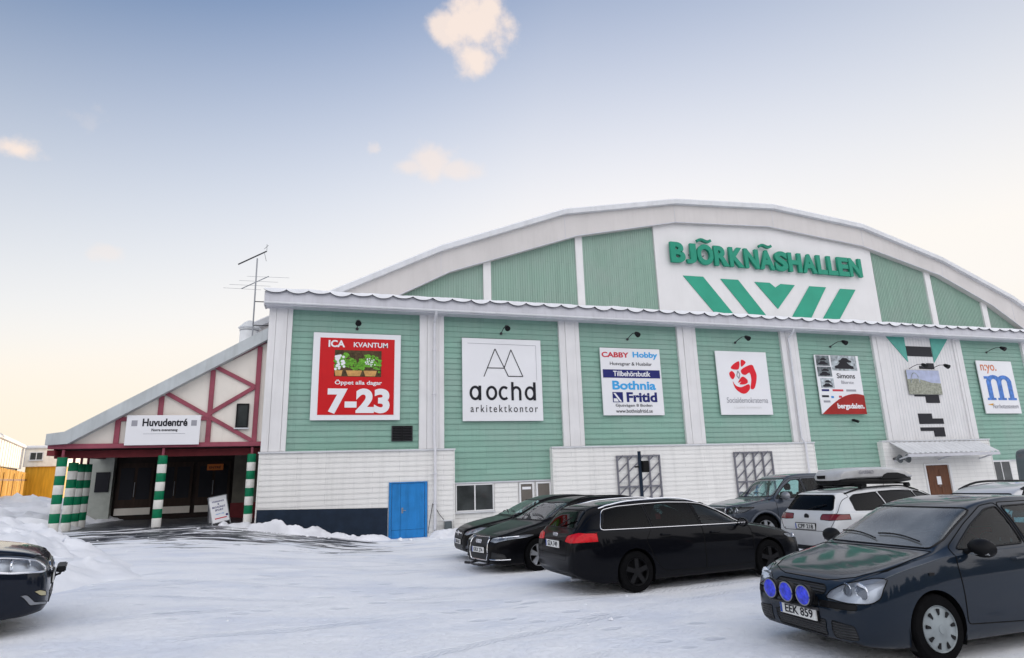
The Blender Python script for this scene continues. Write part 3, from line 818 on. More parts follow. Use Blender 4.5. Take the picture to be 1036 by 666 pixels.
for k in range(260):
    px = -.84 + 1.72 * random.random(); pz = 1.78 + .50 * random.random() + .3 * abs(math.sin(px * 3.4))
    if pz > 2.64: continue
    r = .03 + .05 * random.random()
    mb.prism([(px + r * math.cos(a * PI / 3), pz + r * .7 * math.sin(a * PI / 3)) for a in range(6)], -.046 - .002 * random.random(), -.042)
mb.build('leaf_print', M['leaf'], pic)
mb = MB()
for cx, wd in ((-.70, .30), (-.12, .62), (.50, .52)): mb.prism([(cx - wd * .36, 1.70), (cx + wd * .36, 1.70), (cx + wd * .5, 1.92), (cx - wd * .5, 1.92)], -.0495, -.044)
mb.build('pot_print', M['pot'], pic)
mb = MB()
for k in range(46):
    if k == 26: mb.build('blossom_print', M['sign_white'], pic); mb = MB()
    if k < 26: px, pz, r = -.70 + random.uniform(-.13, .20), random.uniform(1.95, 2.52), .055
    else: px, pz, r = random.uniform(.30, .72), random.uniform(2.1, 2.42), .028
    mb.prism([(px + r * math.cos(a * PI / 3), pz + r * math.sin(a * PI / 3)) for a in range(6)], -.053 - .003 * random.random(), -.044)
mb.build('blossom_print', M['sign_white'], pic)

s, w, h = sign('architect_billboard', 5.22, 8.68, 4.34, 7.79, 'white square billboard with two thin joined A shapes and bold black lower-case lettering')
mb = MB()
q = lambda a, b: mb.bar((a[0], TF, a[1]), (b[0], TF, b[1]), .035, .008)
A1, A2, A3, A4, A5 = (-.82, 1.83), (-.32, 3.02), (.24, 1.86), (.88, 1.86), (.38, 3.0)
q(A1, A2); q(A2, A3); q(A3, A4); q(A4, A5); q(A5, (.06, 2.20)); q((-.66, 2.20), (.06, 2.20))
mb.build('line_emblem', M['ink'], s)
mb = MB(); mb.bar((-1.5, TF, 3.23), (1.5, TF, 3.21), .014, .006); mb.bar((1.5, TF, 3.21), (1.5, TF, 1.7), .010, .006)
mb.build('border_line', M['ink_grey'], s)
mbs = []
def loop_(mb, cx, cz, rx, rz, wd, a0=0, a1=360, k=0):
    n = 28; pts = [R(a0 + (a1 - a0) * i / n) for i in range(n + 1)]
    for p_, q_ in zip(pts, pts[1:]):
        mb.prism([(cx + rx * math.cos(p_), cz + rz * math.sin(p_)), (cx + rx * math.cos(q_), cz + rz * math.sin(q_)), (cx + (rx - wd) * math.cos(q_), cz + (rz - wd) * math.sin(q_)), (cx + (rx - wd) * math.cos(p_), cz + (rz - wd) * math.sin(p_))], TF - .004 - k, -.02)
for kind, cx in (('a', -1.20), ('o', -.50), ('c', .04), ('h', .57), ('d', 1.18)):
    mb = MB(); w_ = .105; zc = 1.15
    if kind in 'aod': loop_(mb, cx, zc, .24, .30, w_)
    if kind == 'c': loop_(mb, cx, zc, .24, .30, w_, 48, 312)
    if kind == 'h':
        loop_(mb, cx, 1.21, .22, .24, w_, 0, 180); mb.box(cx - .22, cx - .22 + w_, TF - .0065, -.02, .85, 1.62); mb.box(cx + .22 - w_, cx + .22, TF - .0055, -.02, .85, 1.22)
    if kind == 'a': mb.box(cx + .24 - w_ * .95, cx + .24 + .015, TF - .0065, -.02, .85, 1.45)
    if kind == 'd': mb.box(cx + .24 - w_ * .95, cx + .24 + .015, TF - .0065, -.02, .85, 1.62)
    mb.build('letter', M['ink'], s)
text('arkitektkontor', .05, .36, 2.90, .30, M['ink'], s, TF, .008, .0, spacing=1.35)

s, w, h = sign('caravan_billboard', 11.48, 14.48, 4.56, 7.57, 'white billboard with a dark blue band across it and red, light blue and navy lettering')
text('CABBY', -.76, 2.58, 1.34, .24, M['ink_red'], s, TF, .008, .03)
text('Hobby', .74, 2.52, 1.26, .34, M['ink_cyan'], s, TF, .008, .03)
text('Husvagnar & Husbilar', .0, 2.18, 2.1, .20, M['ink'], s, TF, .008)
MB().box(-1.42, 1.42, TF - .005, -.02, 1.66, 2.03).build('blue_band', M['ink_navy'], s)
text('Tillbehörsbutik', .0, 1.73, 1.85, .24, M['sign_white'], s, TF - .008, .006, .02)
text('Bothnia', .08, 1.13, 2.16, .40, M['ink_cyan'], s, TF, .008, .03)
text('Fritid', .42, .58, 1.52, .44, M['ink_navy'], s, TF, .008, .035)
e = MB().box(-1.02, -.52, TF - .004, -.02, .57, 1.02).build('square_emblem', M['ink_navy'], s)
mb = MB(); mb.prism([(-.98, .98), (-.88, .98), (-.58, .60), (-.68, .60)], TF - .008, TF - .003); mb.prism([(-.98, .60), (-.98, .74), (-.82, .74), (-.74, .60)], TF - .008, TF - .003)
mb.build('emblem_ray', M['sign_white'], e)
text('Gjutvägen 8 Boden', 0, .34, 1.8, .16, M['ink'], s, TF, .008)
text('www.bothniafritid.se', 0, .11, 1.8, .16, M['ink'], s, TF, .008)

s, w, h = sign('rose_billboard', 17.47, 20.36, 4.57, 7.60, 'white billboard with a round red rose emblem above thin grey lettering', panel='sign_white')
def blob(pts, name='rose_petal', mat='rose', y0=None, par=None):
    n = len(pts); out = []
    for i in range(n):
        p0, p1, p2, p3 = (Vector((*pts[(i + k - 1) % n], 0)) for k in range(4))
        for t in (0, .25, .5, .75):
            v = .5 * (2 * p1 + (p2 - p0) * t + (2 * p0 - 5 * p1 + 4 * p2 - p3) * t * t + (3 * p1 - p0 - 3 * p2 + p3) * t ** 3)
            out.append((v.x, v.y))
    return MB().prism(out, (y0 or TF) - .005, -.02).build(name, M[mat], par or s)
def bx(u, v):
    t = (v - 142) / 422
    return (-1.445 + 2.89 * (u - 88 - 42 * t) / (342 + 6 * t), 3.03 - t * 3.03)
for P_ in ([(192, 255), (215, 225), (248, 210), (246, 258), (222, 266)], [(262, 198), (292, 215), (262, 245)],
           [(265, 262), (330, 230), (352, 262), (366, 310), (352, 385), (325, 390), (330, 330), (318, 285), (290, 300), (265, 290)],
           [(182, 290), (200, 276), (220, 300), (208, 330), (190, 318)], [(262, 345), (240, 352), (268, 312), (300, 330), (304, 352), (280, 364), (250, 362)],
           [(205, 345), (225, 372), (262, 382), (312, 362), (318, 395), (290, 424), (258, 420), (222, 390)]):
    blob([bx(u, v) for u, v in P_])
mb = MB()
for a, b in zip([(238, 275), (252, 295), (246, 325), (232, 305)], [(252, 295), (246, 325), (232, 305), (238, 275)]):
    p, q_ = bx(*a), bx(*b); mb.bar((p[0], TF, p[1]), (q_[0], TF, q_[1]), .05, .008)
mb.build('rose_heart', M['ink_grey'], s)
text('Socialdemokraterna', .08, .56, 2.3, .26, M['ink_grey'], s, TF, .008)
text('i Luleå kommun', .05, .30, 1.5, .12, M['board'], s, TF, .006)

s, w, h = sign('garage_billboard', 23.27, 26.06, 4.59, 7.57, 'white billboard with grey car pictures and a dark red curved corner at its foot')
for a, b, c, d_, m_ in ((-1.32, -.50, 2.42, 2.95, 'photo_grey'), (-1.32, -.44, 1.88, 2.38, 'photo_grey'), (-1.22, -.40, 1.30, 1.80, 'photo_grey2'), (-.38, 1.22, 2.2, 2.97, 'photo_grey2')):
    p_ = MB().box(a, b, TF - .003, -.02, c, d_).build('car_picture', M[m_], s)
    mb = MB(); ww, hh = b - a, d_ - c
    for (fx, fz, fw) in ((.12, .12, .74), (.3, .55, .5)):
        X, Z, S = a + fx * ww, c + fz * hh, fw * ww
        mb.prism([(X, Z), (X + S, Z), (X + S, Z + .11 * S), (X + .8 * S, Z + .17 * S), (X + .66 * S, Z + .29 * S), (X + .3 * S, Z + .29 * S), (X + .16 * S, Z + .16 * S), (X, Z + .12 * S)], TF - .007, TF - .002)
    mb.build('car_outline', M['ink'], p_)
text('Simons', .42, 1.80, 1.15, .26, M['ink'], s, TF, .008, .01)
text('Bilservice', .46, 1.52, .78, .17, M['ink_grey'], s, TF, .008)
arc = [(-1.395, .0)] + [(-1.395 + 2.79 * t, 1.02 * math.sin(t * PI * .62) / math.sin(PI * .5)) for t in [i / 14 for i in range(15)]] + [(1.395, 0)]
mb = MB().prism(arc, TF - .004, -.02).build('red_corner', M['burgundy'], s)
text('bergsdalen.', .45, .20, 1.7, .34, M['sign_white'], s, TF - .006, .008, .035)
for a, b, c, m_ in ((-1.0, .45, 1.14, 'ink_navy'), (-.22, .66, 1.14, 'ink_red'), (.62, .62, 1.14, 'ink_grey'), (-1.05, .42, .84, 'ink'), (-.62, .16, .80, 'ink_blue'), (-.12, .18, .82, 'ink_red'), (-1.0, .4, .58, 'ink_grey')):
    MB().prism([(a - b / 2, c), (a + b / 2, c), (a + b / 2, c + .10), (a - b / 2, c + .10)], TF - .003, -.02).build('small_logo', M[m_], s)

s, w, h = sign('landscape_poster', 29.12, 31.42, 5.62, 6.92, 'landscape photograph of a grey field under pale sky, hung on the white stair block', 'poster', panel='photo_field', y=-.13, th=.04)
MB().prism([(-1.14, .80), (-.5, .84), (.1, .72), (.5, .62), (1.14, .60), (1.14, 1.29), (-1.14, 1.29)], -.026, -.018).build('pictured_sky', M['photo_sky'], s)
mb = MB()
pts = [(-.62 + .3 * math.cos(a), .62 + .52 * math.sin(a)) for a in [i * PI / 10 for i in range(11)]]
for a, b in zip(pts, pts[1:]): mb.bar((a[0], -.028, a[1]), (b[0], -.028, b[1]), .05, .006)
mb.build('pictured_arch', M['photo_grey2'], s)

s, w, h = sign('letter_billboard', 34.38, 37.10, 4.61, 7.55, 'white billboard with a huge mottled blue letter m, right of the white stair block')
text('n:yo.', -.52, 2.22, 1.2, .50, M['m_orange'], s, TF, .008, .01)
mb = MB()
for x in (-.72, .08, .86):
    mb.box(x - .17, x + .17, TF - .006, -.02, .78, 1.82); mb.box(x - .32, x + .32, TF - .0085, -.02, .74, .86)
for x0_, x1_ in ((-.72, .08), (.08, .86)):
    cx, rr = (x0_ + x1_) / 2, (x1_ - x0_) / 2
    ring = [(cx + (rr + .17) * math.cos(a), 1.72 + (rr + .02) * math.sin(a)) for a in [i * PI / 10 for i in range(11)]] + [(cx + (rr - .17) * math.cos(a), 1.72 + (rr - .2) * math.sin(a)) for a in [PI - i * PI / 10 for i in range(11)]]
    mb.prism(ring, TF - (.009 if x0_ < 0 else .011), -.02)
mb.box(-1.02, -.6, TF - .013, -.02, 1.92, 2.06)
mb.build('letter', M['m_blue'], s)
text('Norrbottensteatern', .22, .28, 1.95, .24, M['ink_grey'], s, TF, .008)
MB().prism([(-1.12, .48), (-.7, .56), (-.72, .44)], TF - .004, -.02).build('leaf_mark', M['yellow'], s)

s, w, h = sign('entrance_sign', -6.72, -4.38, 3.58, 4.62, 'white board naming the main entrance, fixed to the timbered porch gable', 'sign', y=.08, th=.04)
text('Huvudentré', .04, .65, 1.42, .27, M['ink'], s, -.024, .006, .03)
text('Norra evenemang', .04, .45, .82, .12, M['ink'], s, -.024, .006, .02)
MB().box(-.62, .70, -.026, -.018, .385, .395).build('thin_line', M['ink_grey'], s)
for x in (-.92, .96): MB().box(x - .09, x + .09, -.025, -.018, .66, .86).build('grey_square', M['ink_grey'], s)

# gooseneck lamps over the signs
def gooseneck(x, z, label, n=1, y0=0.0):
    t = thing('sign_lamp', (x, y0, z), label, 'lamp', 'lamps on arms above the billboards')
    mb = MB(); mb.lathe([(.0, 0), (.06, 0), (.06, .03), (.0, .03)], (0, -.035, 0), 'Y', 10)
    mb.tube([(0, -.02, 0), (0, -.25, .09), (0, -.55, .16), (0, -.82, .12)], .017, 6)
    mb.build('arm', M['dark_steel'], t, smooth=True)
    mb = MB()
    a, b = Vector((0, -.78, .14)), Vector((0, -1.02, -.02))
    mb.tube([a, a.lerp(b, .25), a.lerp(b, .8), b], [.045, .085, .11, .12], 10)
    mb.build('lamp_head', M['trim'], t, smooth=True)
for x, z, l in ((.98, 8.02, 'black lamp on an arm above the red billboard'), (6.95, 8.06, 'black lamp on an arm above the billboard with two joined A shapes'),
                (12.95, 8.02, 'black lamp on an arm above the billboard with the dark blue band'), (18.75, 8.06, 'black lamp on an arm above the red rose billboard'),
                (24.5, 8.04, 'black lamp on an arm above the car picture billboard'), (35.5, 8.06, 'black lamp on an arm above the big blue m billboard'),
                (29.5, 6.98, 'left lamp of the pair on arms above the landscape poster'), (31.05, 6.98, 'right lamp of the pair on arms above the landscape poster')):
    gooseneck(x, z, l)
t = thing('security_camera', (25.2, -.02, 4.3), 'small black camera under the dark red corner of the car billboard', 'camera')
MB().box(-.05, .05, -.10, 0, -.05, .05).build('bracket', M['dark_steel'], t)
mb = MB(); mb.tube([(0, -.05, .0), (.06, -.28, -.10)], .07, 10); mb.build('camera_body', M['trim'], t)
t = thing('wall_loudspeaker', (27.35, -.3, 2.35), 'pair of round grey horns on the white base wall left of the corrugated canopy', 'loudspeaker')
for dx in (-.24, .28):
    mb = MB(); mb.lathe([(.05, -.05), (.08, -.15), (.20, -.34), (.21, -.35), (.0, -.28)], (dx, 0, 0), 'Y', 16); mb.build('horn', M['p_van'], t, smooth=True)
MB().box(-.3, .34, -.07, 0, -.04, .04).build('bracket', M['dark_steel'], t)

# lattice grilles standing off the base wall
def lattice(x0, z0, z1, label):
    W_, H_ = 2.03, z1 - z0
    t = thing('lattice_grille', (x0 + W_ / 2, -.36, z0), label, 'lattice', 'lattice grilles on the white base wall')
    mb = MB(); w2 = W_ / 2
    for k in range(5):
        x = -w2 + k * W_ / 4; mb.box(x - .03, x + .03, -.03, .03, 0, H_)
    for z in (H_ - .03, H_ * .43, .03): mb.box(-w2, w2, -.035, .035, z - .03, z + .03)
    mb.build('grille_frame', M['lattice'], t)
    mb = MB(); cw = W_ / 4
    for k in range(4):
        xa = -w2 + k * cw; z = -.3
        while z < H_:
            a0, b0 = z, z + .42
            ta = max(0, -a0 / .42) if a0 < 0 else 0; tb = min(1, (H_ - a0) / .42)
            if tb > ta: mb.bar((xa + cw * ta, 0, a0 + .42 * ta), (xa + cw * tb, 0, a0 + .42 * tb), .045, .03)
            z += .47
    mb.build('diagonal_bars', M['lattice'], t)
    mb = MB()
    for x in (-w2, w2):
        for z in (.2, H_ - .2): mb.box(x - .02, x + .02, .03, .08, z - .02, z + .02)
    mb.build('wall_fixing', M['lattice'], t)
lattice(11.85, .55, 2.83, 'grey diagonal lattice on the base wall below the billboard with the dark blue band')
lattice(17.74, .55, 2.87, 'grey diagonal lattice on the base wall below the red rose billboard')
t = thing('meter_post', (10.93, -4.0, base_z(10.9, -4)), 'slim dark post with a small black box, standing in front of the left lattice', 'post')
MB().tube([(0, 0, 0), (0, 0, 2.80)], .06, 10).build('pole', M['plinth'], t, smooth=True)
mb = MB(); mb.box(.05, .32, -.12, .12, 2.05, 2.46); mb.build('box', M['trim'], t, bevel=.02)
mb = MB(); mb.box(-.22, -.02, -.03, .03, 2.22, 2.28); mb.build('side_arm', M['trim'], t, bevel=.01)
t = thing('electric_box', (4.52, -.5, .05), 'small blue-grey service box by the white base wall right of the blue door', 'box')
mb = MB(); mb.box(-.14, .14, -.12, .12, 0, .5); mb.build('cabinet', M['p_van'], t, bevel=.02)
MB().box(-.16, .16, -.14, .14, .5, .54).build('lid', M['roof_edge'], t, bevel=.01)
mb = MB(); mb.tube([(-.1, .1, .5), (-.3, .15, .75), (-.5, .17, 1.1), (-.55, .17, 1.15), (-.62, .12, .8), (-.72, .1, .25), (-.75, .0, .1)], .012, 6)
mb.build('cable', M['trim'], t, smooth=True)

# ---------------------------------------------------------------- entrance porch
PY = .3
porch = thing('entrance_porch', (-5.6, PY, .78), 'timbered entrance porch with a sloping roof, dark red beams and striped posts', 'building')
ox, oy, oz = porch.location
def pm(mb, name, mat, **k):
    o = mb.build(name, M[mat] if isinstance(mat, str) else mat, porch, **k)
    o.location = (-ox, -oy, -oz); return o
roof = [(-9.0, 3.62), (-8.36, 3.66), (-2.31, 7.47), (-2.31, 7.93), (-8.5, 4.06), (-9.0, 3.99)]
r_ = pm(MB().prism(roof, PY - .35, 6.4), 'roof', 'porch_roof')
sn = [(-9.0, 3.993), (-8.5, 4.063), (-2.33, 7.925), (-2.33, 7.96), (-8.52, 4.09), (-9.0, 4.02)]
pm(MB().prism(sn, PY - .10, 6.4), 'roof_snow', 'snow')
gable = [(-8.62, 3.64), (-2.34, 3.64), (-2.34, 7.40), (-8.5, 3.68)]
pm(MB().prism(gable, PY, PY + .08), 'gable_wall', 'cream')
def beam(a, b, w=.165, name='timber_beam', mat='red', y=PY - .035, d=.07):
    return pm(MB().bar((a[0], y, a[1]), (b[0], y, b[1]), w, d), name, mat, bevel=.008)
beam((-8.55, 3.76), (-2.42, 7.46), .15)
beam((-7.03, 3.66), (-7.03, 4.60)); beam((-5.75, 3.66), (-5.75, 5.32), y=PY - .03); beam((-4.14, 3.66), (-4.14, 6.30)); beam((-2.58, 3.66), (-2.58, 7.24), .17)
beam((-5.62, 5.44), (-2.66, 3.70), .145, y=PY - .045); beam((-4.06, 6.42), (-2.68, 5.70), .145, y=PY - .045); beam((-2.68, 5.68), (-4.2, 4.66), .145, y=PY - .05)
beam((-7.0, 4.50), (-4.2, 4.52), .145, y=PY - .025)
pm(MB().box(-9.0, -2.05, PY - .12, PY + .12, 3.50, 3.66), 'eave_beam', 'red', bevel=.01)
pm(MB().box(-9.0, -2.32, PY + .5, PY + .72, 3.2, 3.46), 'cross_beam', 'darkred', bevel=.01)
pm(MB().box(-9.0, -8.78, PY - .1, 6.2, 3.28, 3.46), 'side_beam', 'darkred')
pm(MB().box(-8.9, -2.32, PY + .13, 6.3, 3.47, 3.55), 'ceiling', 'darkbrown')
f = window(-3.25, -2.82, 4.17, 5.06, 1, porch, y=PY - .05, fr=.05, frm='trim'); 
for o in [f]: o.location = (-ox, -oy, -oz)
BY = 5.6
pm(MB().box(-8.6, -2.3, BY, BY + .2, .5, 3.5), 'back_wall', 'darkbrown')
pm(MB().box(-9.35, -8.45, BY - .3, BY + .2, .5, 3.5), 'pale_wall', 'palewall')
pm(MB().box(-9.05, -8.55, BY - .34, BY - .3, 1.95, 2.75), 'notice_board', 'ink')
pm(MB().box(-3.72, -2.35, 4.3, BY, .5, 3.48), 'olive_wall', 'olive')
pm(MB().box(-3.75, -2.35, 4.26, 4.3, .5, 1.35), 'red_skirting', 'darkred')
for k in range(3):
    x0 = -8.35 + k * 1.5
    d = pm(MB().box(x0, x0 + 1.36, BY - .05, BY, .98, 3.1), 'door', 'porch_door', bevel=.01)
    mb = MB(); mb.box(x0 + .12, x0 + .62, BY - .06, BY - .045, 1.6, 2.9).box(x0 + .74, x0 + 1.24, BY - .06, BY - .045, 1.6, 2.9)
    mb.build('pane', M['ink'], d)
    mb = MB(); mb.box(x0 + .02, x0 + 1.34, BY - .075, BY - .05, .98, 1.26); mb.build('kick_plate', M['cream'], d)
    mb = MB(); mb.tube([(x0 + .68, BY - .1, 1.7), (x0 + .68, BY - .1, 2.3)], .018, 6); mb.build('handle', M['steel'], d)
t = thing('lit_sign', (-4.62, BY - .2, 2.72), 'small glowing orange sign deep in the dark porch', 'lit sign')
MB().box(-.32, .32, 0, .08, 0, .26).build('lit_panel', M['glow'], t, bevel=.01)
text('ENTRÉ', 0, .07, .46, .12, M['ink'], t, -.006, .004, .02)
MB().box(-.03, .03, .03, .2, .1, .16).build('bracket', M['trim'], t)
def post(x, y, z0, z1=3.22, r=.145):
    n = 8; h = (z1 - z0) / n; mb = MB()
    for k in range(n):
        a = z1 - k * h; b = a - h
        mb.lathe([(r, b), (r + .004, b + .01), (r + .004, a - .01), (r, a)], (x, y, 0), 'Z', 20, k % 2)
    o = pm(mb, 'striped_post', [M['post_g'], M['post_w']], smooth=True)
    st = MB().tube([(x, y, z1 - .02), (x, y, 3.47)], .045, 8).build('steel_stub', M['red'], o, smooth=True)
    return o
for x, y, z, t_ in ((-8.56, PY, .78, 3.22), (-8.50, PY + .85, .75, 3.06), (-8.47, PY + 1.45, .75, 3.02), (-8.45, PY + 2.05, .75, 3.02), (-5.53, PY, .80, 3.22), (-2.62, PY, .80, 3.22)): post(x, y, z, t_)
# A-board by the entrance
t = thing('sandwich_board', (-3.55, .45, .76), 'white A-board with blue lettering standing between the striped posts', 'sandwich board', rz=R(-14))
t.rotation_euler = (0, R(-9), R(34)); t.scale = (1.0, 1.0, .86)
for sgn, nm_ in ((-1, 'front_board'), (1, 'rear_board')):
    mb = MB(); mb.box(-.31, .31, -.012, .012, .14, 1.18)
    o = mb.build(nm_, M['sign_white'], t, bevel=.006)
    o.rotation_euler = (R(-9) * -sgn * -1, 0, 0); o.location = (0, .16 * sgn + 0.0, 0)
    o.rotation_euler = (R(9) * sgn, 0, 0)
    mb = MB(); mb.box(-.33, -.30, -.015, .015, 0, 1.19).box(.30, .33, -.015, .015, 0, 1.19).box(-.3, .3, -.015, .015, 1.18, 1.2).box(-.3, .3, -.015, .015, .12, .145)
    mb.build('edge_frame', M['steel'], o)
    if sgn < 0:
        for b_, z, w_, m_ in (('FÖRENINGS', .94, .42, 'ink_navy'), ('&', .83, .06, 'ink_navy'), ('BEGAGNAT', .71, .46, 'ink_navy'), ('SPORT', .59, .3, 'ink_navy'), ('öppet i dag', .44, .3, 'ink_blue')):
            text(b_, .0, z, w_, .075 if m_ == 'ink_navy' else .05, M[m_], o, -.015, .004, .02)
        MB().box(-.20, .22, -.016, -.01, .27, .31).build('red_line', M['ink_red'], o)
        mb = MB(); mb.lathe([(.045, -.016), (.045, -.01)], (.24, 0, .38), 'Y', 14); mb.lathe([(.045, -.016), (.045, -.01)], (-.23, 0, 1.1), 'Y', 14)
        mb.build('round_mark', M['ink_navy'], o)
# tank and antenna on the porch roof
t = thing('roof_ventilator', (-3.25, 2.2, 7.35), 'pale round ventilator with a conical cap on the porch roof beside the hall', 'ventilator')
mb = MB(); mb.lathe([(.36, -.3), (.36, 1.0)], (0, 0, 0), 'Z', 24)
mb.build('drum', M['tank'], t, smooth=True)
mb = MB(); mb.lathe([(.40, 1.0), (.44, 1.03), (.20, 1.28), (.06, 1.36), (.0, 1.37)], (0, 0, 0), 'Z', 24); mb.build('cap', M['tank'], t, smooth=True)
mb = MB(); mb.lathe([(.375, .90), (.375, .94)], (0, 0, 0), 'Z', 24); mb.build('band', M['steel'], t, smooth=True)
t = thing('tv_antenna', (-2.98, 1.0, 7.62), 'tall aerial mast with two arrays of rods beside the roof ventilator', 'antenna')
MB().tube([(0, 0, -.15), (-.02, 0, 3.42)], .028, 8).build('mast', M['steel'], t, smooth=True)
mb = MB(); mb.tube([(-.68, -.2, 3.05), (.28, .2, 3.82)], .03, 6)
for k in range(12):
    f_ = k / 11; c = Vector((-.68, -.2, 3.05)).lerp(Vector((.28, .2, 3.82)), f_); l = .10 + .05 * f_
    mb.tube([c + Vector((-.2 * l, l, .05)), c + Vector((.2 * l, -l, -.05))], .009, 5)
mb.tube([(.20, .15, 3.9), (.34, .22, 4.1)], .008, 5); mb.tube([(.22, .17, 3.72), (.30, .22, 3.4)], .008, 5); mb.tube([(.30, .2, 3.8), (.32, -.1, 4.02)], .008, 5)
mb.build('upper_array', M['dark_steel'], t, smooth=True)
mb = MB(); mb.tube([(-.48, -.3, 2.02), (.42, .3, 2.78)], .022, 6)
for f_, l in ((.02, .9), (.30, 1.0), (.62, .95), (.98, 1.05)):
    c = Vector((-.48, -.3, 2.02)).lerp(Vector((.42, .3, 2.78)), f_)
    mb.tube([c + Vector((-l * .8, .3 * l, .06)), c + Vector((l * .8, -.3 * l, -.10))], .006, 5)
mb.build('lower_array', M['steel'], t, smooth=True)
mb = MB()
for z in (.12, .62, 1.6): mb.tube([(0, 0, z), (.6, .05, z + .02)], .02, 6)
mb.build('wall_bracket', M['dark_steel'], t)

# ---------------------------------------------------------------- far left: yellow fence and pale cabins
t = thing('yellow_fence', (-17.55, 22.0, .7), 'tall yellow plank fence behind the snow left of the porch', 'fence')
mb = MB(); mb2 = MB()
A, B = Vector((4.4, -17.3, 0)), Vector((-4.9, 11.6, 0))
random.seed(5)
L_ = (B - A).length; n = int(L_ / .22)
for k in range(n):
    a = A.lerp(B, k / n); b = A.lerp(B, (k + random.choice((.74, .82, .9))) / n)
    z = 2.58 - .15 * k / n + random.uniform(-.03, .03)
    mb.bar(a + Vector((0, random.uniform(0, .03), z / 2)), b + Vector((0, 0, z / 2)), z, .03, y=(B - A).normalized().cross(Vector((0, 0, 1))))
mb.build('plank_panel', M['yellow'], t)
for k in range(6):
    a = A.lerp(B, k / 5) + Vector((-.06, .12, 0))
    MB().tube([a, a + Vector((0, 0, 2.3))], .07, 6).build('fence_post', M['brown'], t)
mb2.bar(A + Vector((-.03, .07, .6)), B + Vector((-.03, .07, .6)), .12, .05); mb2.bar(A + Vector((-.03, .07, 1.9)), B + Vector((-.03, .07, 1.9)), .12, .05)
mb2.build('rail', M['brown'], t)
def cabin(x, y, z0, L, H, D, rz, label, win, under='darkbrown'):
    t = thing('site_cabin', (x, y, .7), label, 'cabin', 'pale cabins beyond the yellow fence', rz=R(rz))
    MB().box(0, L, 0, D, z0, z0 + H).build('wall', M['cabin'], t, bevel=.03)
    mb = MB()
    for k in range(int(L / 1.25) + 1 if L > 5 else 1): mb.box(k * 1.25 - .02 + .02, k * 1.25 + .04, -.025, .0, z0, z0 + H)
    mb.build('panel_joint', M['fascia'], t)
    MB().box(-.1, L + .1, -.15, D + .1, z0 + H, z0 + H + .14).build('roof', M['roof_edge'], t)
    MB().box(-.1, L + .1, -.1, D + .1, z0 + H + .14, z0 + H + .22).build('roof_snow', M['snow'], t)
    for w0 in win: 
        f = window(w0, w0 + .9, z0 + H * .35, z0 + H * .8, 2, t, y=-.03)
    MB().box(.1, L - .1, .2, D - .2, 0, z0).build('base', M[under], t)
cabin(-13.6, 3.4, 2.72, 29.0, 1.55, 4, 106.9, 'long cream panelled cabin above the yellow fence, running away from the viewer', ())
cabin(-22.5, 32.6, 2.9, 2.3, 1.4, 5, 0, 'short cream cabin with a small window at the far end of the yellow fence', (.35,), 'yellow')

# ---------------------------------------------------------------- snow banks
heap('snow_bank', [(-12.5, -4.2, 5.2, 3.6, 1.15), (-9.0, -5.6, 3.0, 2.6, .95), (-15.5, -7, 5, 4, 1.3), (-7.0, -8.4, 2.5, 2.6, .72), (-5.7, -10.8, 2.4, 2.2, .42)], M['snow'], .09, 2, .20)
heap('snow_bank', [(-13.2, 8, 6, 5.0, .95), (-11.0, 3.0, 2.4, 3.2, .75), (-20, 14, 9, 6, 1.0), (-9.3, 1.6, 1.0, 1.6, .35)], M['snow'], .2, 4, .3)
heap('snow_bank', [(-1.55, -.75, .95, .45, .42), (-.6, -.7, .8, .35, .26), (.6, -.62, 1.1, .3, .15), (1.75, -.62, .75, .32, .22)], M['dirty_snow'], .055, 6, .14, .12)
heap('snow_bank', [(4.5, -.95, .9, .5, .28), (6.2, -.8, 1.6, .6, .16)], M['dirty_snow'], .07, 8, .12, .12)
heap('snow_bank', [(-2.75, .1, .5, .35, .18), (-3.3, .2, .35, .25, .12)], M['dirty_snow'], .05, 9, .1, .1)

# unseen spruce wood added behind the photographer to darken reflections in glass and paint
mb = MB(); random.seed(21)
for k in range(230):
    x = random.uniform(-95, 115); y = -62 - random.uniform(0, 26); h = random.uniform(12, 20); r = h * random.uniform(.15, .2)
    n = 9
    for j in range(5):
        z0 = h * (.10 + .17 * j); z1 = z0 + h * .30; rr = r * (1 - .17 * j)
        vs = [(x + rr * math.cos(a * 2 * PI / n + j) * random.uniform(.8, 1.15), y + rr * math.sin(a * 2 * PI / n + j) * random.uniform(.8, 1.15), 1 + z0 + random.uniform(-.3, .3)) for a in range(n)] + [(x, y, 1 + z1)]
        mb.add(vs, [(a, (a + 1) % n, n) for a in range(n)])
    mb.tube([(x, y, .5), (x, y, 1 + h * .2)], .2, 6, 1)
o = mb.build('unseen_wood', [pbr('spruce_green', (.022, .035, .022), .8, var=.4, vscale=.6), M['brown']])
tag(o, 'unseen dark spruce wood added behind the photographer for dark reflections', 'wood', kind='stuff')

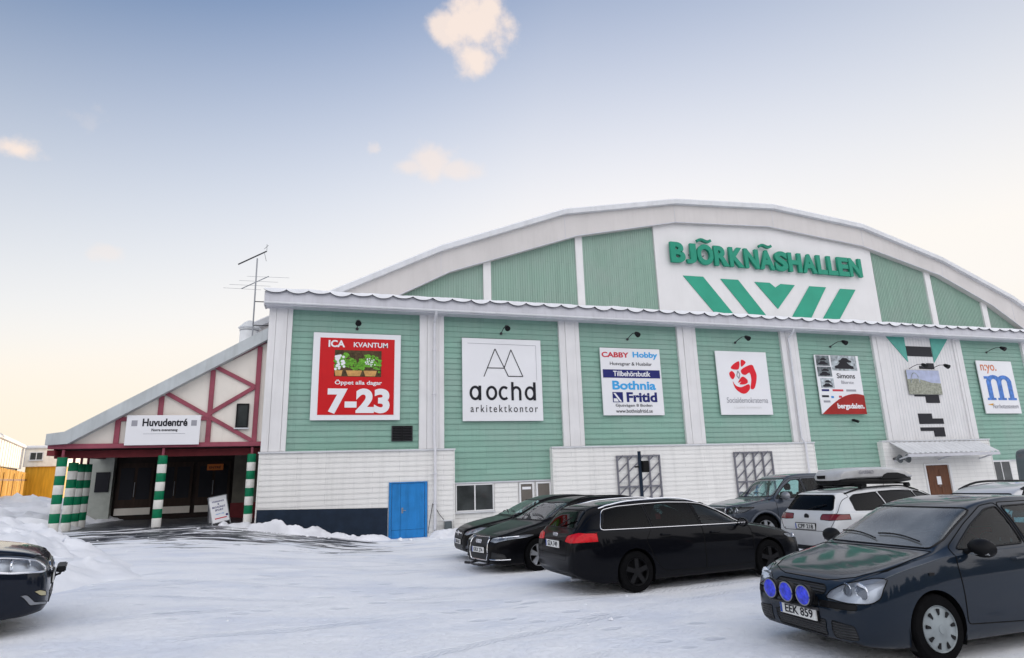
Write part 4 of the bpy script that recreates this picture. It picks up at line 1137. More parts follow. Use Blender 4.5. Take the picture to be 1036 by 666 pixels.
# loose snow lumps ploughed up along the banks and scattered over the lot
mb = MB(); random.seed(31)
def clod(x, y, s):
    z = base_z(x, y)
    vs = []
    for dx, dy, dz in ((1, 0, 0), (-1, 0, 0), (0, 1, 0), (0, -1, 0), (0, 0, 1), (.6, .6, .55), (-.6, .6, .6), (-.6, -.6, .5), (.6, -.6, .55)):
        k = s * random.uniform(.7, 1.25); vs.append((x + dx * k, y + dy * k, z + dz * k * .8 - .01))
    mb.add(vs, [(0, 2, 5), (2, 1, 6), (1, 3, 7), (3, 0, 8), (4, 5, 6), (4, 6, 7), (4, 7, 8), (4, 8, 5), (5, 2, 6), (6, 1, 7), (7, 3, 8), (8, 0, 5)])
for k in range(520):
    c = random.choice(((-5.2, -11.2, 1.5, 1.6), (-6.4, -8.0, 1.2, 1.5), (-7.8, -4.4, 1.2, 1.0), (-.6, -1.15, 2.0, .22), (5.2, -1.5, 1.3, .3), (-9.2, -2.2, 1.0, 1.0)))
    clod(random.gauss(c[0], c[2] * .6), random.gauss(c[1], c[3] * .6), abs(random.gauss(0, .035)) + .012)
for k in range(700): clod(random.uniform(-9, 9), random.uniform(-20.5, -1.2), abs(random.gauss(0, .010)) + .006)
o = mb.build('snow_clods', M['snow']); tag(o, 'loose crumbs and lumps of snow lying on the trampled lot', 'snow', kind='stuff')
# ---------------------------------------------------------------- vehicles
def curve(pts):
    """monotone cubic through (x, y) points"""
    xs = [p[0] for p in pts]; ys = [p[1] for p in pts]; n = len(xs)
    d = [(ys[i + 1] - ys[i]) / (xs[i + 1] - xs[i]) for i in range(n - 1)]
    m = [d[0]] + [0 if d[i - 1] * d[i] <= 0 else 2 * d[i - 1] * d[i] / (d[i - 1] + d[i]) for i in range(1, n - 1)] + [d[-1]]
    def f(x):
        if x <= xs[0]: return ys[0]
        if x >= xs[-1]: return ys[-1]
        lo = 0
        while xs[lo + 1] < x: lo += 1
        h = xs[lo + 1] - xs[lo]; t = (x - xs[lo]) / h
        return (ys[lo] * (1 + 2 * t) * (1 - t) ** 2 + m[lo] * h * t * (1 - t) ** 2 + ys[lo + 1] * t * t * (3 - 2 * t) + m[lo + 1] * h * t * t * (t - 1))
    return f

def body_mesh(S):
    top, belt, bot, wf, wr = (curve(S[k]) for k in ('top', 'belt', 'bot', 'w', 'wr'))
    u0, u1 = S['top'][0][0], S['top'][-1][0]
    us = [u0 + d for d in (0, .006, .015, .03, .05, .075, .105, .14, .18, .225)]
    e = [u1 - d for d in (.225, .18, .14, .105, .075, .05, .03, .015, .006, 0)]
    n = int((e[0] - us[-1]) / .055); us += [us[-1] + (e[0] - us[-1]) * i / n for i in range(1, n)] + e
    def sect(u):
        zt, zs, zb, w, r = top(u), belt(u), bot(u), wf(u), wr(u)
        zs = min(zs, zt - .012); h = zs - zb
        dr = min(.075, .45 * (zt - zs))
        r = min(r, w * .97)
        P_ = [(0, zb), (.5 * w, zb), (.86 * w, zb + .005), (.955 * w, zb + .05 * min(1, h / .3)), (.985 * w, zb + .28 * h), (1.0 * w, zb + .55 * h),
              (.992 * w, zb + .76 * h), (.972 * w, zb + .90 * h), (.945 * w, zs)]
        a = (.925 * w, zs + .012 * min(1, (zt - zs) / .1)); c = (r, zt - dr)
        if c[0] > a[0] - .01: c = (a[0] - .01, c[1])
        for t in (.0, .25, .5, .75, 1):
            bulge = .018 * math.sin(t * PI) * min(1, (zt - zs) / .3)
            P_.append((a[0] + (c[0] - a[0]) * t + bulge, a[1] + (c[1] - a[1]) * t))
        P_ += [(c[0] - .035 * min(1, dr / .07), zt - dr * .42), (c[0] * .86, zt - dr * .16), (c[0] * .5, zt - dr * .03), (0, zt)]
        # finer: Catmull-Rom
        out = []
        for i in range(len(P_) - 1):
            p0 = P_[max(0, i - 1)]; p1 = P_[i]; p2 = P_[i + 1]; p3 = P_[min(len(P_) - 1, i + 2)]
            for t in (0, .5):
                out.append(tuple(.5 * (2 * p1[k] + (p2[k] - p0[k]) * t + (2 * p0[k] - 5 * p1[k] + 4 * p2[k] - p3[k]) * t * t + (3 * p1[k] - p0[k] - 3 * p2[k] + p3[k]) * t ** 3) for k in (0, 1)) if t else p1)
        out.append(P_[-1])
        return out
    bm = bmesh.new(); rings = []
    for u in us:
        h = sect(u); m = len(h)
        ring = [bm.verts.new((-u, y, z)) for y, z in h] + [bm.verts.new((-u, -y, z)) for y, z in h[-2:0:-1]]
        rings.append(ring)
    N_ = len(rings[0])
    for a, b in zip(rings, rings[1:]):
        for k in range(N_): bm.faces.new((a[k], a[(k + 1) % N_], b[(k + 1) % N_], b[k]))
    # end caps as strips across
    for ring in (rings[0], rings[-1]):
        m = N_ // 2
        for k in range(m):
            i, j = k, (N_ - k) % N_
            i2, j2 = k + 1, N_ - k - 1
            vs = []
            for v in (ring[i], ring[i2], ring[j2], ring[j]):
                if v not in vs: vs.append(v)
            if len(vs) >= 3: bm.faces.new(vs)
    bmesh.ops.recalc_face_normals(bm, faces=bm.faces)
    me = bpy.data.meshes.new('b'); bm.to_mesh(me); bm.free()
    return me

def cut_arches(bm, C, S):
    """open the wheel arches and line them with a dark well"""
    ra = S['arch']; wb = S['wb']; yi = S['W'] - .31; zc = S['rw'] + .005
    for f in bm.faces:
        if f.normal.z < -.6 and f.calc_center_median().z < S.get('under', .36): f.material_index = 0
    n = 44
    for u in (0, wb):
        circ = [(-u + ra * math.cos(k * 2 * PI / n), zc + ra * math.sin(k * 2 * PI / n)) for k in range(n)]
        for sg, v in ((1, 'L'), (-1, 'R')):
            C.cut(circ, v, -.02, lambda q: q.y * sg > yi - .05 and q.z > .1)
            zb = zc
            half = math.sqrt(max(0, ra * ra - (zc - S['sill']) ** 2)) if 'sill' in S else ra * .93
            C.cut([(-u - half, sg * yi), (-u + half, sg * yi), (-u + half, sg * 1.3), (-u - half, sg * 1.3)], 'D', -.02, lambda q: q.y * sg > yi - .08 and q.z < zc)
            mb = MB(); m = 30; r2 = ra + .012
            vs = []
            for k in range(m + 1):
                t = R(-30) + k * R(240) / m
                x, z = -u + r2 * math.cos(t), zc + r2 * math.sin(t)
                vs += [(x, sg * yi, z), (x, sg * (S['W'] - .035), z)]
            fs = [(2 * k, 2 * k + 1, 2 * k + 3, 2 * k + 2) for k in range(m)] + [tuple(2 * k for k in range(m + 1))]
            mb.add(vs, fs); mb.build('wheel_well', M['trim'], C.root, smooth=True, fix=False)

def inside(poly, x, y):
    c = False; n = len(poly); j = n - 1
    for i in range(n):
        xi, yi = poly[i]; xj, yj = poly[j]
        if (yi > y) != (yj > y) and x < (xj - xi) * (y - yi) / (yj - yi) + xi: c = not c
        j = i
    return c
def rounded(poly, r, n=3):
    """polygon with its corners rounded"""
    out = []; k = len(poly)
    for i in range(k):
        p = Vector(poly[i]); a = Vector(poly[i - 1]); b = Vector(poly[(i + 1) % k])
        da = min(r, (a - p).length * .45); db = min(r, (b - p).length * .45)
        s = p + (a - p).normalized() * da; e = p + (b - p).normalized() * db
        for t in [j / n for j in range(n + 1)]:
            q = s * (1 - t) ** 2 + p * 2 * t * (1 - t) + e * t * t; out.append((q.x, q.y))
    return out
AX = {'L': (Vector((0, 1, 0)), 0, 2), 'R': (Vector((0, -1, 0)), 0, 2), 'F': (Vector((1, 0, 0)), 1, 2), 'B': (Vector((-1, 0, 0)), 1, 2), 'T': (Vector((0, 0, 1)), 0, 1), 'D': (Vector((0, 0, -1)), 0, 1)}
class Carver:
    def __init__(s, bm, root): s.bm = bm; s.root = root
    def cut(s, poly, view, thr=.2, lim=None):
        """cut a polygon out of the skin; returns its faces as plain lists and its boundary loops"""
        ax, i, j = AX[view]; bm = s.bm
        lo = [min(p[k] for p in poly) - .01 for k in (0, 1)]; hi = [max(p[k] for p in poly) + .01 for k in (0, 1)]
        def near(f):
            if f.normal.dot(ax) < thr: return False
            a = [v.co[i] for v in f.verts]; b = [v.co[j] for v in f.verts]
            if max(a) < lo[0] or min(a) > hi[0] or max(b) < lo[1] or min(b) > hi[1]: return False
            return lim is None or lim(f.calc_center_median())
        fs = [f for f in bm.faces if near(f)]
        k = len(poly)
        for q in range(k):
            a, b = poly[q], poly[(q + 1) % k]
            p = Vector((0, 0, 0)); p[i], p[j] = a
            t = Vector((0, 0, 0)); t[i], t[j] = b[0] - a[0], b[1] - a[1]
            if t.length < 1e-5: continue
            nrm = t.cross(ax).normalized()
            mlo = [min(a[m_], b[m_]) - .002 for m_ in (0, 1)]; mhi = [max(a[m_], b[m_]) + .002 for m_ in (0, 1)]
            sub = []
            for f in fs:
                xa = [v.co[i] for v in f.verts]; xb = [v.co[j] for v in f.verts]
                if max(xa) < mlo[0] or min(xa) > mhi[0] or max(xb) < mlo[1] or min(xb) > mhi[1]: continue
                sub.append(f)
            if not sub: continue
            keep = set(fs) - set(sub)
            geom = list({e for f in sub for e in f.edges}) + list({v for f in sub for v in f.verts}) + sub
            r = bmesh.ops.bisect_plane(bm, geom=geom, plane_co=p, plane_no=nrm, dist=1e-5)
            new = [g for g in r['geom'] if isinstance(g, bmesh.types.BMFace) and g.is_valid]
            fs = [f for f in keep if f.is_valid] + new
            fs = list(set(fs))
        sel = [f for f in fs if f.is_valid and inside(poly, f.calc_center_median()[i], f.calc_center_median()[j])]
        if not sel: return None
        idx = {}; vs = []; ns = []; faces = []
        for f in sel:
            t_ = []
            for v in f.verts:
                if v not in idx: idx[v] = len(vs); vs.append(v.co.copy()); ns.append(v.normal.copy())
                t_.append(idx[v])
            faces.append(tuple(t_))
        bmesh.ops.delete(bm, geom=sel, context='FACES')
        cnt = {}
        for f in faces:
            for a, b in zip(f, f[1:] + f[:1]): cnt[(a, b)] = 1
        bd = {a: b for (a, b) in cnt if (b, a) not in cnt}
        loops = []
        while bd:
            a = next(iter(bd)); lp = [a]; b = bd.pop(a)
            while b in bd and b != lp[0]: lp.append(b); b = bd.pop(b)
            if len(lp) > 3: loops.append(lp)
        return dict(v=vs, n=ns, f=faces, loops=loops)
    def part(s, name, poly, view, mats, thr=.2, rim=0, off=0, lim=None, parent=None, rimmat=None, smooth=True, rim_out=0, keep_shape=None):
        c = s.cut(poly, view, thr, lim)
        if not c: return None
        mb = MB(); mb.add([v + n * off for v, n in zip(c['v'], c['n'])], c['f'], 0)
        ml = mats if isinstance(mats, list) else [mats]
        if rim:
            for lp in c['loops']:
                pts = [c['v'][k] + c['n'][k] * rim_out for k in lp]
                q = [pts[0]]
                for p in pts[1:]:
                    if (p - q[-1]).length > .012: q.append(p)
                if len(q) > 3: mb.tube(q, rim, 6, 1, True)
            ml = [ml[0], rimmat or M['gap']]
        o = mb.build(name, ml, parent or s.root, smooth=smooth, fix=False)
        o['_c'] = 0; del o['_c']
        return o, c
    def bowl(s, c, depth, mat, parent, name='reflector', shrink=.94):
        n = len(c['v']); ctr = sum(c['v'], Vector()) / n
        nn = sum(c['n'], Vector()).normalized()
        inner = [ctr + (v - ctr) * shrink - nn * depth for v in c['v']]
        mb = MB(); vs = [v - nn * .004 for v in c['v']] + inner
        fs = [tuple(k + n for k in f) for f in c['f']]
        for lp in c['loops']:
            for a, b in zip(lp, lp[1:] + lp[:1]): fs.append((a, b, b + n, a + n))
        mb.add(vs, fs); mb.build(name, mat, parent, smooth=True, fix=False)
        return ctr - nn * depth, nn

def wheel(root, x, y, r, w, style, side, name='wheel'):
    """tyre with a rim: side +1 faces +y"""
    mb = MB()
    prof = [(r * .66, -w / 2 + .015), (r * .70, -w / 2), (r * .93, -w / 2 + .002), (r * .985, -w / 2 + .02), (r, -w / 2 + .045), (r, w / 2 - .045), (r * .985, w / 2 - .02), (r * .93, w / 2 - .002), (r * .70, w / 2), (r * .66, w / 2 - .015)]
    mb.lathe(prof, (0, 0, 0), 'Y', 36, cap=False)
    wo = bpy.data.objects.new(name, None); COL.objects.link(wo)
    t = mb.build(name, M['rubber'], root, smooth=True)
    bpy.data.objects.remove(wo)
    t.location = (x, y, r); 
    f = w / 2 * side
    rb = MB(); R0 = r * .675; d = side
    rb.lathe([(R0, f - d * .004), (R0 * .985, f + d * .004), (R0 * .93, f - d * .012), (R0 * .9, f - d * .03)], (0, 0, 0), 'Y', 36, 0, False)
    mi = 0
    if style == 'hubcap':
        rb.lathe([(R0 * .94, f - d * .010), (R0 * .7, f + d * .004), (R0 * .42, f + d * .012), (R0 * .2, f + d * .018), (.0, f + d * .018)], (0, 0, 0), 'Y', 36, 0)
        for k in range(9):
            a = k * 2 * PI / 9 + .2
            c0 = (R0 * .72 * math.cos(a), R0 * .72 * math.sin(a)); e1 = Vector((math.cos(a), math.sin(a))); e2 = Vector((-e1.y, e1.x))
            pl = [(c0[0] + e1.x * p + e2.x * q, c0[1] + e1.y * p + e2.y * q) for p, q in ((-.14 * R0, -.045 * R0), (-.10 * R0, .045 * R0), (.13 * R0, .085 * R0), (.15 * R0, 0), (.13 * R0, -.085 * R0))]
            rb.prism(pl, min(f + d * .001, f + d * .012), max(f + d * .001, f + d * .012), 1)
        rb.lathe([(R0 * .2, f + d * .016), (R0 * .19, f + d * .024), (0, f + d * .024)], (0, 0, 0), 'Y', 18, 0)
    else:
        rb.lathe([(R0 * .9, f - d * .03), (R0 * .88, f - d * .10), (.0, f - d * .10)], (0, 0, 0), 'Y', 30, 1, False)
        ns = 5 if style in ('five', 'dark') else 7
        for k in range(ns):
            a = k * 2 * PI / ns + PI / 2
            for da in ((-.16, .16) if style == 'five' else (0,)):
                wd = .052 if style == 'five' else .075
                p0 = (R0 * .2 * math.cos(a + da * .5), f - d * .012, R0 * .2 * math.sin(a + da * .5)); p1 = (R0 * .93 * math.cos(a + da), f - d * .016, R0 * .93 * math.sin(a + da))
                rb.bar(p0, p1, wd * r / .33, .028)
        rb.lathe([(R0 * .27, f - d * .02), (R0 * .25, f + d * .004), (R0 * .1, f + d * .008), (0, f + d * .008)], (0, 0, 0), 'Y', 20, 0)
    mt = {'hubcap': M['hubcap'], 'five': M['silver'], 'dark': M['darkwheel'], 'seven': M['silver']}[style]
    rb.build('rim', [mt, M['trim']], t, smooth=True)
    return t

def seat(root, x, y, z=.30, wide=.5):
    mb = MB()
    mb.box(x - .25, x + .25, y - wide / 2, y + wide / 2, z, z + .17)
    o = mb.build('seat', M['seat'], root, bevel=.05, smooth=True)
    mb = MB(); mb.prism([(x - .18, z + .14), (x - .32, z + .15), (x - .48, z + .68), (x - .40, z + .70), (x - .34, z + .66)], y - wide / 2 + .02, y + wide / 2 - .02)
    mb.build('backrest', M['seat'], o, bevel=.03, smooth=True)
    n = max(1, round(wide / .5)); 
    mb = MB()
    for k in range(n):
        yy = y - wide / 2 + (k + .5) * wide / n
        mb.box(x - .50, x - .42, yy - .13, yy + .13, z + .73, z + .92)
    mb.build('headrest', M['seat'], o, bevel=.03, smooth=True)
    mb = MB()
    for k in range(n):
        yy = y - wide / 2 + (k + .5) * wide / n
        for q in (-.06, .06): mb.tube([(x - .45, yy + q, z + .64), (x - .46, yy + q, z + .76)], .008, 6)
    mb.build('headrest_post', M['steel'], o)

def car(S, x, y, deg, paint_, label, cat='car', name='parked_car', group='cars parked on the snowy lot'):
    root = thing(name, (0, 0, 0), label, cat, group)
    pm_ = M[paint_]
    me = body_mesh(S)
    bm = bmesh.new(); bm.from_mesh(me)
    bmesh.ops.recalc_face_normals(bm, faces=bm.faces)
    C = Carver(bm, root)
    cut_arches(bm, C, S)
    for f in bm.faces:
        if f.normal.z < -.6 and f.calc_center_median().z < S.get('under', .36): f.material_index = 1
    gl = M[S.get('glass', 'glass')]; gr = M[S.get('glass_rear', S.get('glass', 'glass'))]
    T = M['trim']; tr = M[S.get('side_trim', 'trim')]
    sym = lambda P_: [(-a, b) for a, b in P_][::-1]
    neg = lambda P_: [(-a, b) for a, b in P_]
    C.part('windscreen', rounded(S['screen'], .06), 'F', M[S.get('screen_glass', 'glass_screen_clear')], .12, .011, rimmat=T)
    if 'rear_screen' in S: C.part('rear_window', rounded(S['rear_screen'], .06), 'B', gr, .12, .011, rimmat=T)
    for k, P_ in enumerate(S['side']):
        for v in 'LR': C.part('side_window', rounded(neg(P_), .035), v, gl if k == 0 else gr, .25, .0105, rimmat=tr, rim_out=.002)
    front = lambda q: q.x > -.2
    back = lambda q: q.x < -S['wb'] + .25
    hd = S['lamp']
    lamp_objs = []
    for P_ in (hd, sym(hd)):
        r = C.part('headlight', rounded(P_, .03), 'F', M['lens'], .06, .005, lim=lambda q: q.x > S.get('lamp_x', -.2))
        if r:
            o, c = r; ctr, nn = C.bowl(c, .075, M[S.get('bowl', 'bowl')], o)
            mb = MB(); ys = [p[0] for p in P_]; zs = [p[1] for p in P_]
            for q, rr in S.get('bulbs', ((.3, .05), (.68, .055))):
                yy = min(ys) + (max(ys) - min(ys)) * (q if P_ is hd else 1 - q); zz = (min(zs) + max(zs)) / 2 + S.get('bulb_dz', 0)
                best = min(c['v'], key=lambda v: (v.y - yy) ** 2 + (v.z - zz) ** 2)
                bc = Vector((best.x - .055, yy, zz))
                mb.lathe([(rr, .018), (rr * .92, .022), (rr * .8, .004), (rr * .35, -.004), (0, .012)], bc, 'X', 18)
            mb.build('bulb', M['bulb'], o, smooth=True)
            if 'drl' in S:
                mb = MB(); a, b = S['drl']; sg = 1 if P_ is hd else -1
                pts = []
                for t in [i / 8 for i in range(9)]:
                    yy = (a[0] + (b[0] - a[0]) * t) * sg; zz = a[1] + (b[1] - a[1]) * t
                    best = min(c['v'], key=lambda v: (v.y - yy) ** 2 + (v.z - zz) ** 2); pts.append((best.x - .012, yy, zz))
                mb.tube(pts, .012, 6); mb.build('light_strip', M['bulb'], o, smooth=True)
            if S.get('chrome_lamp'):
                mb = MB()
                for lp in c['loops']: mb.tube([c['v'][k] + c['n'][k] * .004 for k in lp][::2], .012, 6, 0, True)
                mb.build('lamp_rim', M['chrome'], o, smooth=True)
    for nm_, P_, mat, rim in S.get('front', ()):
        mats = M[mat]; both = P_[0][0] > .05 or P_[0][0] < -.05 and all(p[0] < 0 for p in P_)
        for Q in ((P_, sym(P_)) if min(p[0] for p in P_) > 0 else (P_,)):
            if mat == 'grille': C.part(nm_, rounded(Q, .03), 'F', mats, .05, abs(rim) or .006, rimmat=M['chrome'] if rim > .008 else T, lim=front, rim_out=.004)
            else: C.part(nm_, rounded(Q, .015), 'F', mats, .03, .004, lim=front)
    for nm_, P_, mat in S.get('rear', ()):
        tl = S.get('tail_x', 99)
        for Q in ((P_, sym(P_)) if min(p[0] for p in P_) > 0 else (P_,)):
            C.part(nm_, rounded(Q, .025), 'B', M[mat], .06, .005, lim=lambda q: back(q) and q.x < -tl if tl < 9 else back(q))
    if 'bonnet' in S: C.part('bonnet', S['bonnet'], 'T', pm_, .3, .0055)
    for P_ in S.get('doors', ()):
        for v in 'LR': C.part('door', rounded(neg(P_), .05), v, pm_, .05, .0055)
    if 'tailgate' in S: C.part('tailgate', rounded(S['tailgate'], .06), 'B', pm_, .08, .0055, lim=back)
    bm.normal_update()
    mesh = bpy.data.meshes.new('body'); bm.to_mesh(mesh)
    tree = BVHTree.FromBMesh(bm); bm.free()
    mesh.materials.append(pm_); mesh.materials.append(T)
    shade(mesh, 38)
    body = bpy.data.objects.new('body', mesh); COL.objects.link(body); body.parent = root
    # everything skin-like, for seating small fittings
    vs = []; fs = []
    for o in root.children:
        if o.type == 'MESH':
            n = len(vs); vs += [v.co.copy() for v in o.data.vertices]; fs += [tuple(k + n for k in p.vertices) for p in o.data.polygons]
    tree = BVHTree.FromPolygons(vs, fs)
    def hit(o, d):
        h = tree.ray_cast(Vector(o), Vector(d)); return h[0], h[1]
    doors = {1: [], -1: []}
    for o in root.children:
        if o.name.startswith('door'):
            c = sum((Vector(b) for b in o.bound_box), Vector()) / 8; doors[1 if c.y > 0 else -1].append((c.x, o))
    for u, z in S.get('handles', ()):
        for sg in (1, -1):
            p, n = hit((-u, 2 * sg, z), (0, -sg, 0))
            if p is None: continue
            mb = MB(); mb.tube([p + Vector((.10, sg * -.005, 0)), p + Vector((.085, sg * .03, 0)), p + Vector((-.085, sg * .03, .006)), p + Vector((-.10, sg * -.005, .006))], [.012, .016, .016, .012], 8)
            par = min(doors[sg], key=lambda d: abs(d[0] + u - .35))[1] if doors[sg] else root
            mb.build('door_handle', pm_ if not S.get('chrome_handle') else M['chrome'], par, smooth=True)
    # mirrors
    if 'mirror' in S:
        u, z = S['mirror']
        for sg in (1, -1):
            p, n = hit((-u, 2 * sg, z - .03), (0, -sg, 0))
            if p is None: continue
            q = p + Vector((-.02, sg * .17, .05)); k = S.get('mirror_size', 1)
            mb = MB(); mb.ball(q, (.075 * k, .125 * k, .08 * k), 0, 16, 10)
            for i, v in enumerate(mb.v):
                v = Vector(v)
                if v.x < q.x - .015: mb.v[i] = (q.x - .015, v.y, v.z)
            mb.tube([p + Vector((0, -.02 * sg, -.01)), p + Vector((0, .07 * sg, .03)), q + Vector((0, -.02 * sg, -.02))], [.03, .022, .03], 8)
            o = mb.build('wing_mirror', M[S['mirror_mat']] if 'mirror_mat' in S else pm_, root, smooth=True)
            mb = MB(); mb.lathe([(.10 * k, 0), (.10 * k, .004), (0, .004)], (0, 0, 0), 'X', 18)
            for i, v in enumerate(mb.v): mb.v[i] = (q.x - .02 + v[0], q.y + v[1], q.z + v[2] * .62)
            mb.build('mirror_glass', M['chrome'], o)
            if S.get('mirror_strip'):
                mb = MB(); mb.bar((q.x + .055, q.y - .085 * sg, q.z - .055), (q.x + .045, q.y + .09 * sg, q.z - .050), .018, .02, y=(1, 0, 0)); mb.build('mirror_strip', M['chrome'], o)
    # plates
    def plate(u, z, txt, rear=False, tilt=0):
        d = -1 if rear else 1
        p, n = hit((d * 9, 0, z), (-d, 0, 0))
        e = bpy.data.objects.new('number_plate', None)
        mb = MB(); mb.box(-.26, .26, -.008, .008, -.056, .056, 0); mb.box(-.257, -.225, -.0095, -.0075, -.053, .053, 1)
        o = mb.build('number_plate', [M['plate'], M['plate_blue']], root, bevel=.002)
        o.location = (p.x + d * .022, 0, z); o.rotation_euler = (0, 0, R(90) if d > 0 else R(-90))
        if txt: text(txt, .02, -.04, .40, .082, M['ink'], o, -.010, .004, .012)
        mb = MB(); mb.box(-.275, .275, .008, .03, -.07, .07); mb.build('plate_holder', T, o)
        return o
    if 'fplate' in S: plate(0, S['fplate'], S.get('ptext'))
    if 'rplate' in S: plate(0, S['rplate'], S.get('ptext'), True)
    # interior
    rw, wb = S['rw'], S['wb']
    zf = S.get('floor', .28)
    a, b = S['screen'][0][1], S['cowl']
    mb = MB(); mb.box(-S['cab'][1], -S['cab'][0], -S['W'] + .14, S['W'] - .14, zf - .06, zf)
    mb.prism([(-b - .02, zf), (-b - .02, a - .05), (-b - .30, a - .02), (-b - .55, a - .12), (-b - .5, zf)], -S['W'] + .18, S['W'] - .18)
    mb.build('dashboard', M['seat'], root)
    x0 = -b - 1.05
    for yy in (-.36, .36): seat(root, x0, yy, zf)
    if S.get('rear_seat', True): seat(root, x0 - .95, 0, zf, 1.2)
    sw = MB(); pts = [Vector((-b - .62, .36, a - .10)) + Vector((.06 * math.sin(t), .18 * math.cos(t), .18 * math.sin(t))) for t in [k * PI / 10 for k in range(20)]]
    sw.tube(pts, .013, 6, 0, True); sw.bar(pts[0], pts[10], .04, .02, y=(1, 0, .3)); sw.tube([(-b - .62, .36, a - .1), (-b - .45, .36, a - .16)], .03, 8)
    sw.build('steering_wheel', T, root, smooth=True)
    p, n = hit((-b - .62, 0, 5), (0, 0, -1))
    if p is not None:
        mb = MB(); mb.box(p.x - .05, p.x - .02, -.11, .11, p.z - .115, p.z - .05); mb.build('inner_mirror', T, root, bevel=.012)
    # wipers
    mb = MB()
    zz = a + .015
    for y0 in (-.05, .5):
        pts = []
        for t in [i / 8 for i in range(9)]:
            yy = y0 - .58 * t; 
            p, n = hit((3, yy, zz + .03 + .05 * math.sin(t * 2)), (-1, 0, 0))
            if p is not None: pts.append(p + Vector((.016, 0, .012)))
        if len(pts) > 2: mb.tube(pts, .009, 5)
    if mb.v: mb.build('wiper', T, root)
    # wheels
    ht = S['W'] - .02 - S.get('tw', .205) / 2
    for u in (0, wb):
        for sg in (1, -1): wheel(root, -u, sg * ht, rw, S.get('tw', .205), S['rim'], sg)
    S.get('extra', lambda *a_: None)(root, hit, S)
    # set it down on the sloping snow
    a = R(deg); ca, sa = math.cos(a), math.sin(a)
    P_ = []
    for u, sg in ((0, 1), (0, -1), (wb, 1), (wb, -1)):
        lx, ly = -u, sg * ht; X, Y = x + ca * lx - sa * ly, y + sa * lx + ca * ly
        P_.append(Vector((X, Y, base_z(X, Y) + S.get('dz', 0) - .004)))
    fm = (P_[0] + P_[1]) / 2; rm = (P_[2] + P_[3]) / 2
    ex = (fm - rm).normalized(); ey = ((P_[0] - P_[1]) + (P_[2] - P_[3])).normalized(); ez = ex.cross(ey).normalized(); ey = ez.cross(ex)
    root.matrix_world = Matrix(((ex.x, ey.x, ez.x, fm.x), (ex.y, ey.y, ez.y, fm.y), (ex.z, ey.z, ez.z, fm.z), (0, 0, 0, 1)))
    bpy.context.view_layer.update()
    return root

def rails(root, hit, u0, u1, y, mat='trim', r=.018, lift=.035):
    for sg in (1, -1):
        pts = []
        for t in [i / 14 for i in range(15)]:
            u = u0 + (u1 - u0) * t; p, n = hit((-u, sg * y, 4), (0, 0, -1))
            if p is None: continue
            pts.append(p + Vector((0, 0, lift * min(1, 5 * min(t, 1 - t) + .05))))
        MB().tube(pts, r, 8).build('roof_rail', M[mat], root, smooth=True)

# ---- estate, seen from behind: black, chrome line round the side windows
EST = dict(wb=2.843, W=.928, rw=.325, arch=.365, cowl=.30, cab=(.3, 3.5), rim='dark',
    top=[(-.97, .50), (-.95, .62), (-.86, .715), (-.6, .80), (-.1, .915), (.25, .985), (.42, 1.05), (1.15, 1.37), (1.5, 1.43), (1.9, 1.46), (2.6, 1.455), (3.2, 1.41), (3.42, 1.375), (3.50, 1.34), (3.80, 1.03), (3.88, .93), (3.93, .80), (3.963, .55)],
    belt=[(-.97, .45), (-.9, .6), (-.6, .73), (0, .86), (.4, .925), (2, .97), (3.2, .99), (3.6, 1.0), (3.85, .91), (3.93, .77), (3.963, .52)],
    bot=[(-.97, .28), (-.9, .19), (-.6, .155), (3.4, .16), (3.75, .24), (3.963, .36)],
    w=[(-.97, .50), (-.93, .62), (-.85, .74), (-.7, .82), (-.4, .895), (0, .92), (2.8, .925), (3.3, .91), (3.6, .87), (3.8, .81), (3.92, .72), (3.963, .6)],
    wr=[(-.97, .40), (-.6, .65), (0, .72), (.4, .68), (1.15, .58), (2, .575), (3.2, .55), (3.5, .54), (3.8, .64), (3.963, .5)],
    screen=[(-.66, 1.01), (.66, 1.01), (.545, 1.35), (-.545, 1.35)],
    rear_screen=[(-.60, 1.04), (.60, 1.04), (.50, 1.325), (-.50, 1.325)],
    side=[[(.50, .985), (1.40, 1.00), (1.40, 1.345), (1.18, 1.315), (.85, 1.19)], [(1.43, 1.002), (2.42, 1.015), (2.42, 1.365), (1.95, 1.375), (1.43, 1.352)], [(2.455, 1.017), (3.40, 1.03), (3.24, 1.30), (2.95, 1.345), (2.455, 1.365)]],
    doors=[[(.34, .30), (1.425, .27), (1.425, 1.385), (1.15, 1.345), (.80, 1.20), (.45, 1.0), (.36, .85)], [(1.432, .27), (2.30, .30), (2.50, .55), (2.62, .80), (2.455, 1.02), (2.455, 1.39), (1.95, 1.40), (1.432, 1.387)]],
    handles=((1.18, .86), (2.22, .88)), mirror=(.62, .98),
    lamp=[(.42, .60), (.60, .59), (.86, .66), (.87, .74), (.70, .735), (.46, .70)], bowl='bowl',
    front=(('grille', [(-.28, .24), (.28, .24), (.33, .68), (.26, .74), (-.26, .74), (-.33, .68)], 'grille', .010), ('air_intake', [(.42, .26), (.74, .28), (.72, .42), (.45, .44)], 'grille', -.004)),
    rear=(('tail_light', [(.42, .83), (.62, .815), (.93, .84), (.93, .97), (.70, .985), (.46, .93)], 'tail'),),
    tailgate=[(-.62, .62), (.62, .62), (.70, .80), (.68, 1.02), (.56, 1.375), (-.56, 1.375), (-.68, 1.02), (-.70, .80)],
    rplate=.78, ptext='SZA 749', side_trim='trim', glass='glass', glass_rear='glass_dark', tw=.225, tail_x=3.50)
